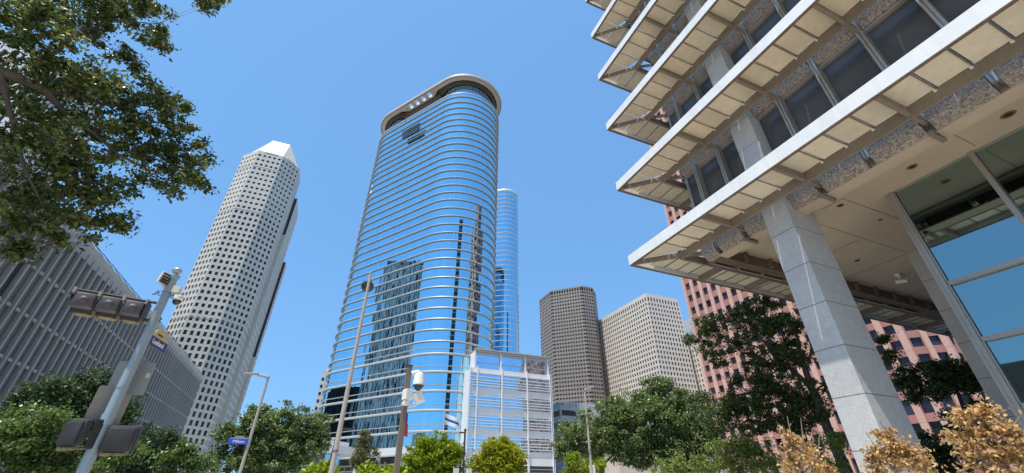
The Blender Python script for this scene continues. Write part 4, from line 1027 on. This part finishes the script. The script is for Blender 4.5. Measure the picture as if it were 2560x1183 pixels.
# ------------------------------------------------------------------ trees
TREES = {
'FG':{"blobs":[[-3.62,4.27,5.69,0.49],[-3.76,4.8,6.49,0.53],[-3.44,4.8,6.87,0.44],[-3.1,4.66,7.02,0.26],[-2.92,4.78,6.52,0.21],[-2.98,4.74,6.06,0.16],[-3.77,4.92,5.45,0.49],[-3.21,4.59,5.34,0.37],[-2.83,4.36,5.23,0.23],[-2.8,4.85,5.52,0.34],[-2.77,5.21,6.03,0.26],[-2.44,5.04,5.63,0.28],[-2.18,5.16,5.32,0.28],[-2.01,5.23,4.95,0.21],[-2.5,5.34,5.16,0.43],[-2.14,5.17,4.71,0.26],[-2.75,4.88,5.08,0.28],[-3.36,5.45,5.23,0.51],[-3.17,4.62,4.55,0.43],[-3.34,5.22,4.29,0.46],[-2.78,4.86,4.2,0.37],[-2.58,4.97,4.42,0.27],[-2.4,5.06,4.05,0.16],[-2.54,4.99,3.93,0.16],[-2.73,4.89,3.84,0.22],[-2.95,4.76,3.73,0.2],[-2.65,4.93,7.85,0.14],[-2.78,4.86,7.64,0.08],[-3.04,5.06,3.59,0.11]],"limbs":[[[-3.81,4.11,4.96,0.065],[-3.54,4.34,5.07,0.054],[-3.42,4.44,5.12,0.046],[-3.27,4.55,5.12,0.038],[-3.1,4.66,4.97,0.027],[-2.91,4.79,4.93,0.019],[-2.65,4.93,4.8,0.012],[-2.37,5.07,4.77,0.007]],[[-3.27,4.55,5.12,0.031],[-3.11,4.66,5.27,0.023],[-2.95,4.76,5.31,0.017],[-2.76,4.87,5.51,0.012],[-2.51,5.01,5.71,0.006]],[[-3.42,4.44,5.12,0.027],[-3.39,4.45,5.54,0.019],[-3.37,4.47,6.01,0.015],[-3.23,4.58,6.49,0.009],[-3.0,4.73,6.78,0.004]],[[-3.1,4.66,4.97,0.019],[-2.91,4.78,4.63,0.014],[-2.67,4.92,4.33,0.009],[-2.42,5.05,4.07,0.004]],[[-3.54,4.34,5.07,0.027],[-3.32,4.51,4.66,0.019],[-3.1,4.66,4.25,0.015],[-2.82,4.84,3.88,0.007]],[[-2.65,4.93,4.8,0.007],[-2.51,5.01,5.16,0.006],[-2.34,5.09,5.44,0.004]],[[-2.37,5.07,4.77,0.006],[-2.25,5.13,4.92,0.004],[-2.11,5.19,5.21,0.003]]],"trunk":[0,0,0.24]},
'A':{"blobs":[[-6.77,15.59,2.67,0.71],[-6.44,15.73,2.93,0.63],[-7.59,16.32,3.18,0.53],[-6.02,15.9,2.68,0.58],[-6.39,15.75,2.29,0.56],[-5.51,16.08,2.32,0.54],[-7.27,15.37,2.59,0.58]],"limbs":[],"trunk":[-6.41,15.75,0.16]},
'B':{"blobs":[[-14.24,30.87,5.65,0.99],[-13.57,31.17,6.04,0.9],[-12.88,31.47,6.15,1.09],[-12.27,31.71,6.77,1.01],[-11.46,32.01,6.79,0.87],[-10.87,32.21,5.88,1.03],[-11.58,31.97,5.59,1.12],[-12.83,31.49,5.24,1.07],[-13.88,31.04,4.73,1.02],[-10.08,32.47,5.11,0.92],[-9.57,32.63,3.7,0.68]],"limbs":[],"trunk":[-11.73,31.91,0.22]},
'Bs':{"blobs":[[-5.49,18.19,2.65,0.35],[-5.18,18.28,2.73,0.25],[-5.59,18.16,2.43,0.31]],"limbs":[],"trunk":[-5.19,18.28,0.06]},
'C':{"blobs":[[-18.57,69.57,7.02,2.06],[-19.29,69.37,5.88,2.17],[-17.24,69.91,5.98,1.97],[-18.21,69.66,4.44,2.16],[-19.8,69.22,4.8,1.66],[-16.77,70.02,6.9,1.5]],"limbs":[],"trunk":[-17.51,69.84,0.2]},
'D':{"blobs":[[-6.94,32.26,3.45,0.69],[-7.13,32.22,2.94,0.68],[-6.34,32.39,3.06,0.81],[-7.47,32.14,3.13,0.5],[-5.61,32.52,2.88,0.7]],"limbs":[],"trunk":[-6.52,32.35,0.15]},
'E':{"blobs":[[-4.54,39.74,6.6,0.99],[-3.18,39.87,6.7,1.26],[-5.23,39.66,5.3,1.35],[-3.62,39.84,5.24,1.53],[-1.58,39.97,6.06,1.59],[-0.0,40.0,6.29,1.14],[-1.83,39.96,4.76,1.56],[-0.4,40.0,4.82,1.42],[-4.55,39.74,3.85,1.48],[-2.64,39.91,3.64,1.66],[-0.96,39.99,3.55,1.23],[-6.28,39.5,4.97,0.77],[-6.08,39.53,3.55,0.72],[0.44,40.0,4.99,0.8]],"limbs":[[[-2.14,39.94,2.78,0.14],[-2.85,39.9,4.45,0.1],[-4.31,39.77,5.76,0.06]],[[-2.57,39.92,3.91,0.09],[-1.4,39.98,5.35,0.05],[-0.15,40.0,6.28,0.03]]],"trunk":[-2.4,39.93,0.3]},
'F':{"blobs":[[5.62,59.74,7.74,0.35],[5.74,59.72,7.07,0.6],[5.67,59.73,6.4,0.89],[5.66,59.73,5.65,1.27],[6.25,59.67,4.97,1.56],[5.57,59.74,4.88,0.97]],"limbs":[],"trunk":[6.19,59.68,0.2]},
'G':{"blobs":[[6.37,27.26,4.02,0.67],[5.84,27.38,3.7,0.75],[6.96,27.12,3.82,0.83],[7.66,26.93,3.61,0.67],[5.68,27.42,3.07,0.81],[6.69,27.19,3.08,1.05],[7.71,26.92,2.99,0.7]],"limbs":[],"trunk":[6.63,27.2,0.1]},
'H':{"blobs":[[10.25,26.06,3.95,0.58],[9.81,26.23,3.63,0.67],[10.7,25.88,3.74,0.72],[11.25,25.64,3.42,0.57],[9.6,26.3,3.0,0.76],[10.48,25.96,3.0,0.95],[11.35,25.59,2.89,0.57]],"limbs":[],"trunk":[10.38,26.0,0.1]},
'H2':{"blobs":[[10.84,32.23,3.54,0.52],[10.73,32.26,3.04,0.57]],"limbs":[],"trunk":[10.88,32.21,0.06]},
'I':{"blobs":[[17.23,29.31,5.49,0.89],[17.96,28.87,5.21,0.94],[16.81,29.56,4.7,0.88],[17.53,29.13,4.3,0.87],[16.52,29.72,4.05,0.52]],"limbs":[[[18.6,28.46,2.71,0.1],[18.2,28.72,3.53,0.08],[17.51,29.14,4.09,0.06],[16.66,29.64,4.44,0.03]]],"trunk":[17.66,29.05,0.1]},
'J':{"blobs":[[21.03,29.22,6.51,1.41],[22.34,28.23,7.33,1.25],[21.13,29.15,7.54,0.76],[23.72,27.09,8.13,1.32],[24.84,26.05,7.59,1.17],[23.62,27.17,6.53,1.83],[24.81,26.09,5.91,1.64],[21.91,28.57,5.63,1.84],[20.4,29.66,5.12,1.38],[25.65,25.26,5.58,1.32],[23.4,27.35,4.89,1.34],[24.97,25.93,4.3,1.3],[21.52,28.86,4.27,1.2],[24.37,26.5,8.82,0.69],[26.15,24.75,6.91,0.83],[22.39,28.19,3.85,1.04],[19.56,30.22,5.7,1.06],[19.38,30.34,6.71,0.63],[19.82,30.05,4.3,1.03],[23.67,27.12,3.69,1.05],[25.96,24.94,4.51,1.15],[24.47,26.41,3.55,0.98],[25.24,25.67,3.52,0.97]],"limbs":[[[24.89,26.01,2.71,0.16],[24.86,26.04,3.79,0.13],[24.53,26.35,5.38,0.08],[23.91,26.91,7.09,0.05]],[[24.15,26.7,2.72,0.13],[23.77,27.03,3.69,0.1],[22.78,27.88,5.18,0.06],[21.51,28.87,6.35,0.04]],[[24.9,26.0,3.53,0.1],[25.53,25.38,4.79,0.06]],[[20.23,29.78,3.36,0.08],[21.3,29.02,4.41,0.05]]],"trunk":[24.74,26.16,0.22]},
'K':{"blobs":[[16.44,27.45,3.3,0.59],[17.1,27.05,3.06,0.59],[16.07,27.67,2.83,0.53],[17.74,26.63,2.89,0.53]],"limbs":[],"trunk":[16.51,27.41,0.06]},
'L':{"blobs":[[19.46,14.04,9.71,0.75],[19.9,13.42,9.77,0.74],[18.83,14.88,9.36,0.68],[18.11,15.75,9.21,0.69],[18.2,15.64,8.53,0.55],[19.49,14.01,8.52,0.93],[20.07,13.17,8.33,0.99],[20.46,12.54,8.8,0.59],[19.79,13.58,7.23,0.89],[20.19,12.98,7.12,0.72],[19.2,14.4,7.37,0.72],[18.77,14.95,7.87,0.53],[17.97,15.91,7.83,0.42],[18.28,15.56,7.36,0.41],[18.64,15.12,5.28,0.89],[19.36,14.18,5.27,0.98],[19.88,13.45,5.02,0.84],[18.06,15.8,5.26,0.63],[19.22,14.38,6.21,0.81],[19.77,13.6,6.01,0.79],[20.26,12.87,4.78,0.71],[18.7,15.04,4.39,0.79],[19.39,14.14,4.32,0.77],[17.54,16.38,8.55,0.34],[20.58,12.34,5.74,0.47],[17.7,16.21,4.48,0.77],[19.9,13.41,4.17,0.64],[17.3,16.64,5.53,0.52],[18.6,15.17,6.41,0.32]],"limbs":[[[20.4,12.64,2.25,0.24],[20.37,12.7,3.18,0.21],[20.33,12.75,4.28,0.18],[20.32,12.77,5.36,0.15],[20.32,12.77,6.34,0.13],[20.34,12.73,7.26,0.09],[20.41,12.62,8.21,0.05]],[[20.32,12.76,5.62,0.12],[20.04,13.21,6.5,0.1],[19.72,13.67,7.44,0.07],[19.49,14.01,8.52,0.045],[19.2,14.4,9.47,0.025]],[[20.32,12.77,4.2,0.11],[20.13,13.07,4.97,0.09],[19.68,13.73,5.48,0.07],[18.92,14.76,5.7,0.045],[17.97,15.9,5.46,0.025]],[[19.72,13.67,7.44,0.05],[19.19,14.42,7.98,0.035],[18.53,15.25,8.24,0.025],[17.91,15.98,8.27,0.012]],[[20.32,12.77,6.34,0.07],[20.62,12.29,7.36,0.05],[20.67,12.2,8.71,0.03]],[[19.68,13.73,5.48,0.04],[19.25,14.34,6.39,0.03],[18.8,14.92,6.96,0.015]],[[19.49,14.01,8.52,0.025],[19.18,14.43,8.61,0.02],[18.53,15.25,8.99,0.01]],[[18.92,14.76,5.7,0.025],[18.44,15.36,6.15,0.02],[18.06,15.8,6.79,0.01]]],"trunk":[20.38,12.67,0.3]},
'M':{"blobs":[[31.03,13.9,7.14,0.79],[31.35,13.17,7.35,0.83],[31.66,12.38,7.32,0.85],[31.97,11.59,7.39,0.75],[32.03,11.4,6.72,0.77],[31.76,12.15,6.53,0.79],[31.45,12.91,6.54,0.81],[31.05,13.85,6.36,0.5],[30.91,14.16,8.59,0.34],[30.9,14.18,9.58,0.3],[32.15,11.07,6.46,0.63],[31.86,11.86,5.57,0.64]],"limbs":[[[31.29,13.31,2.41,0.16],[31.64,12.43,4.84,0.12],[31.71,12.26,6.44,0.08],[31.44,12.94,7.09,0.05]]],"trunk":[31.26,13.38,0.2]},
'N':{"blobs":[[27.25,12.55,3.38,0.77],[27.52,11.94,3.26,0.67],[27.8,11.29,3.98,0.56],[26.98,13.12,2.9,0.58],[27.29,12.47,2.87,0.68],[27.81,11.25,4.58,0.45]],"limbs":[],"trunk":[27.19,12.67,0.12]},
'P':{"blobs":[[16.12,14.98,2.91,0.62],[16.68,14.34,3.18,0.58],[15.73,15.38,2.54,0.48],[16.88,14.1,2.65,0.56],[16.37,14.7,2.52,0.57],[17.23,13.68,3.0,0.46],[14.92,16.17,2.56,0.56],[15.41,15.7,2.7,0.52],[14.28,16.74,2.46,0.46],[17.23,13.68,2.49,0.49],[16.61,14.43,3.34,0.51],[18.53,11.86,3.06,0.44],[18.47,11.95,2.51,0.46],[18.78,11.45,3.31,0.34]],"limbs":[[[16.7,14.32,2.25,0.035],[16.78,14.23,3.18,0.03],[16.8,14.21,3.87,0.015]]],"trunk":[16.67,14.36,0.05]},
'S1':{"blobs":[[7.3,5.26,2.39,0.13],[7.32,5.23,2.24,0.17],[7.39,5.14,2.15,0.19],[7.25,5.33,2.04,0.18],[7.44,5.06,2.0,0.19],[7.31,5.25,1.89,0.19],[7.51,4.96,1.9,0.14]],"limbs":[[[7.27,5.3,1.86,0.02],[7.32,5.24,2.22,0.014],[7.35,5.2,2.7,0.006]],[[7.3,5.26,1.85,0.02],[7.41,5.11,2.27,0.014],[7.45,5.04,2.66,0.005]],[[7.34,5.21,1.85,0.018],[7.49,4.99,2.09,0.012],[7.56,4.88,2.43,0.005]]],"trunk":[7.3,5.26,0.03]},
'S2':{"blobs":[[7.44,3.9,2.27,0.12],[7.46,3.86,2.14,0.15],[7.39,3.99,2.1,0.14],[7.5,3.78,2.09,0.14],[7.55,3.69,2.03,0.12],[7.42,3.94,1.97,0.17],[7.5,3.78,1.92,0.16],[7.36,4.06,1.9,0.14],[7.56,3.65,1.86,0.11],[7.33,4.09,2.03,0.07]],"limbs":[[[7.41,3.95,1.82,0.02],[7.45,3.89,2.17,0.014],[7.45,3.89,2.48,0.006]],[[7.42,3.93,1.82,0.02],[7.52,3.75,2.11,0.014],[7.55,3.69,2.36,0.005]],[[7.41,3.95,1.82,0.018],[7.36,4.04,2.13,0.01],[7.35,4.08,2.34,0.005]]],"trunk":[7.41,3.95,0.03]},
'S3':{"blobs":[[7.08,2.76,2.25,0.16],[7.14,2.62,2.26,0.16],[7.05,2.84,2.33,0.08],[7.13,2.63,2.41,0.1],[7.16,2.54,2.19,0.15],[7.18,2.49,2.09,0.13],[7.06,2.82,2.05,0.18],[7.12,2.67,2.02,0.18],[7.14,2.59,1.91,0.15],[7.02,2.9,1.85,0.18],[7.09,2.73,1.82,0.17],[7.03,2.89,2.11,0.09],[7.16,2.55,1.83,0.15]],"limbs":[[[7.06,2.81,1.78,0.022],[7.1,2.72,2.11,0.016],[7.14,2.6,2.53,0.006]],[[7.07,2.8,1.78,0.02],[7.14,2.59,2.1,0.014],[7.22,2.38,2.32,0.005]],[[7.06,2.82,1.78,0.018],[7.05,2.83,2.11,0.012],[7.04,2.87,2.42,0.005]]],"trunk":[7.06,2.81,0.035]},
'Q1':{"blobs":[[0.3,12.0,2.06,0.15],[0.53,11.99,2.01,0.15],[0.19,12.0,1.99,0.13]],"limbs":[],"trunk":[0.38,11.99,0.02]},
'Q2':{"blobs":[[1.49,12.41,2.04,0.14],[1.73,12.38,2.02,0.13],[1.35,12.43,2.0,0.1]],"limbs":[],"trunk":[1.52,12.41,0.02]},
'Q3':{"blobs":[[2.26,12.8,2.06,0.11],[2.11,12.83,2.03,0.11]],"limbs":[],"trunk":[2.18,12.82,0.02]},

}
def leaf_cloud(blobs, size, per_m2, clump=.28, aspect=.45, fill=.55, seed=0, droop=.2):
    """leaf-sized kites in clumps through the volume of each blob"""
    rg = np.random.default_rng(seed); C = []
    for (x, y, z, r) in blobs:
        nc = max(6, int(7 * (r / clump) ** 2 * fill))
        d = rg.normal(size=(nc, 3)); d /= np.linalg.norm(d, axis=1)[:, None]
        rad = r * rg.random(nc) ** .45
        c = np.array([x, y, z]) + d * rad[:, None] * np.array([1, 1, .9])
        n = max(3, int(per_m2 * clump * clump * 12.6))
        k = rg.poisson(n, nc)
        idx = np.repeat(np.arange(nc), k)
        sc = clump * (.55 + .9 * rg.random(nc))
        C.append(c[idx] + rg.normal(size=(len(idx), 3)) * (sc[idx] * .42)[:, None] * np.array([1, 1, .7]))
    P = np.concatenate(C); n = len(P)
    a = rg.normal(size=(n, 3)); a[:, 2] -= droop; a /= np.linalg.norm(a, axis=1)[:, None]
    nrm = rg.normal(size=(n, 3)) * .8; nrm[:, 2] += .8
    b = np.cross(nrm, a); b /= np.maximum(np.linalg.norm(b, axis=1), 1e-6)[:, None]
    s = size * (.6 + .8 * rg.random(n)); h = (s * .5)[:, None]; wd = (s * .5 * aspect)[:, None]
    fold = np.cross(a, b) * wd * .35
    V = np.empty((n, 6, 3))
    V[:, 0] = P - a * h; V[:, 1] = P - a * h * .25 + b * wd + fold; V[:, 2] = P + a * h * .4 + b * wd * .85 + fold; V[:, 3] = P + a * h; V[:, 4] = P + a * h * .4 - b * wd * .85 + fold; V[:, 5] = P - a * h * .25 - b * wd + fold
    return V.reshape(-1, 3), n
def crown(parent, blobs, m, size, per_m2, **kw):
    V, n = leaf_cloud(blobs, size, per_m2, **kw); V = V - np.array(ORG[parent.name])
    me = bpy.data.meshes.new('crown'); me.vertices.add(len(V)); me.vertices.foreach_set('co', V.astype(np.float32).ravel())
    me.loops.add(n * 6); me.loops.foreach_set('vertex_index', np.arange(n * 6, dtype=np.int32)); me.polygons.add(n)
    me.polygons.foreach_set('loop_start', np.arange(0, n * 6, 6, dtype=np.int32)); me.polygons.foreach_set('loop_total', np.full(n, 6, dtype=np.int32))
    me.materials.append(m); me.update(calc_edges=True); me.validate()
    o = bpy.data.objects.new('crown', me); COL.objects.link(o); o.parent = parent; return n
NL = 0
def tree(key, name, label, m, size, per_m2, bark='bark', group=None, cat='tree', auto=True, tr=None, **kw):
    global NL
    bl = TREES[key]['blobs']; L = TREES[key]['limbs']; tx, ty, tr_ = TREES[key]['trunk']
    t = thing(name, label, cat, (tx, ty, 0), group)
    NL += crown(t, bl, m, size, per_m2, seed=sum(map(ord, key)), **kw)
    b = MB(); rg = random.Random(key)
    if L:
        for l in L:
            pts = [l_[:3] for l_ in l]; b.tube(pts, [l_[3] for l_ in l], 8)
        f = L[0][0]; b.tube([(f[0] + (tx - f[0]) * .3, f[1] + (ty - f[1]) * .3, 0), tuple(f[:3])], [f[3] * 1.25, f[3]], 10)
        start = L[0][min(2, len(L[0]) - 1)]
    else:
        zc = min(q[2] - q[3] for q in bl); top = (tx, ty, max(.8, zc)); b.tube([(tx, ty, 0), top], [tr_, tr_ * .75], 10); start = (*top, tr_ * .6)
    ends = [tuple(p) for l in L for p in l[1:]] or [start]
    for q in bl:
        # a limb with a bend to every clump, from the nearest branch already there
        e = min(ends, key=lambda p: sum((p[i] - q[i]) ** 2 for i in range(3)))
        mid = [e[i] * .5 + q[i] * .5 + rg.uniform(-.12, .12) * q[3] for i in range(3)]
        r0 = min(e[3] * .6, tr_ * .35)
        b.tube([e[:3], mid, q[:3]], [r0, r0 * .6, r0 * .25], 6)
        for _ in range(5):
            d = Vector((rg.gauss(0, 1), rg.gauss(0, 1), rg.gauss(.3, .8))).normalized() * q[3] * .85
            b.tube([q[:3], (q[0] + d.x * .5, q[1] + d.y * .5, q[2] + d.z * .5 + .03), (q[0] + d.x, q[1] + d.y, q[2] + d.z)], [r0 * .3, r0 * .2, r0 * .08], 4)
    b.build('trunk', M[bark], t, smooth=True)
    return t
FG = TREES['FG']; f0 = FG['limbs'][0][0]
FG['trunk'] = [f0[0] - .6, f0[1] - .2, .24]
FG['limbs'][0].insert(0, [f0[0] - .35, f0[1] - .1, f0[2] - 1.2, .2])
tree('FG', 'oak_tree', 'live oak whose leafy branches hang into the upper left of the view', M['leaf_oak'], .05, 460, clump=.115, aspect=.46, fill=.33, droop=.1)
tree('A', 'street_tree', 'sunlit green tree at the far left edge behind the pedestrian signals', M['leaf_mid'], .10, 120, clump=.3)
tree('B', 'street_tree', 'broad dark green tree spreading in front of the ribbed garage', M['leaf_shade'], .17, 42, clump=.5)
tree('Bs', 'street_tree', 'small sunlit sprig tree just right of the signal pole base', M['leaf_mid'], .11, 90, clump=.3)
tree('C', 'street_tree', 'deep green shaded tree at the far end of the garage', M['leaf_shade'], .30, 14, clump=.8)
tree('D', 'street_tree', 'small bright green tree in front of the foot of the pale octagonal tower', M['leaf_mid'], .16, 45, clump=.45)
tree('E', 'street_tree', 'wide olive green tree between the pale octagonal tower and the mirror tower', M['leaf_olive'], .21, 32, clump=.46, fill=.58)
tree('F', 'cypress_tree', 'slender feathery cone-shaped tree between the tall tan pole and the brown post', M['leaf_conifer'], .28, 22, clump=.6, aspect=.3)
tree('G', 'young_tree', 'bright yellow-green round tree just right of the brown camera post', M['leaf_lime'], .15, 60, clump=.35, fill=.8)
tree('H', 'young_tree', 'golden-green round tree in front of the white-framed wing', M['leaf_gold'], .15, 60, clump=.35, fill=.8)
tree('H2', 'street_tree', 'small dull green tree tucked behind the golden-green round tree', M['leaf_olive'], .16, 45, clump=.4)
tree('I', 'oak_tree', 'thin grey-green oak with bare limbs left of the cross-barred street lamp', M['leaf_olive'], .17, 36, clump=.45, bark='bark_pale')
tree('J', 'oak_tree', 'large grey-green oak in front of the cream block', M['leaf_olive'], .17, 40, clump=.42, fill=.8)
tree('K', 'young_tree', 'low bright green tree under the grey-green oaks', M['leaf_lime'], .15, 60, clump=.35)
tree('L', 'oak_tree', 'big dark oak leaning beneath the eaves in front of the pink tower', M['leaf_dark'], .12, 75, clump=.32, fill=.46)
tree('M', 'oak_tree', 'dark oak seen between the two granite columns', M['leaf_dark'], .16, 48, clump=.42, fill=.6)
tree('N', 'street_tree', 'low deep green tree behind the middle dry golden shrub', M['leaf_shade'], .15, 50, clump=.4)
tree('P', 'young_tree', 'light green sapling thicket under the big dark oak', M['leaf_bright'], .11, 60, clump=.35, bark='bark_pale')
for key, lab in (('S1', 'dry golden shrub left of the granite column'), ('S2', 'dry golden shrub in front of the foot of the granite column'), ('S3', 'largest dry golden shrub in the lower right corner')):
    tree(key, 'dry_shrub', lab, M['leaf_dry'], .052, 150, clump=.13, aspect=.62, fill=.27, bark='bark_pale', group='dry golden shrubs by the columns', cat='shrub')
for key, lab in (('Q1', 'glossy green shrub top at the foot of the tall tan pole'), ('Q2', 'small glossy shrub top below the cone-shaped tree'), ('Q3', 'tiny shrub top left of the brown camera post')):
    tree(key, 'green_shrub', lab, M['leaf_lime'], .13, 110, clump=.18, cat='shrub')
print('leaves', NL)
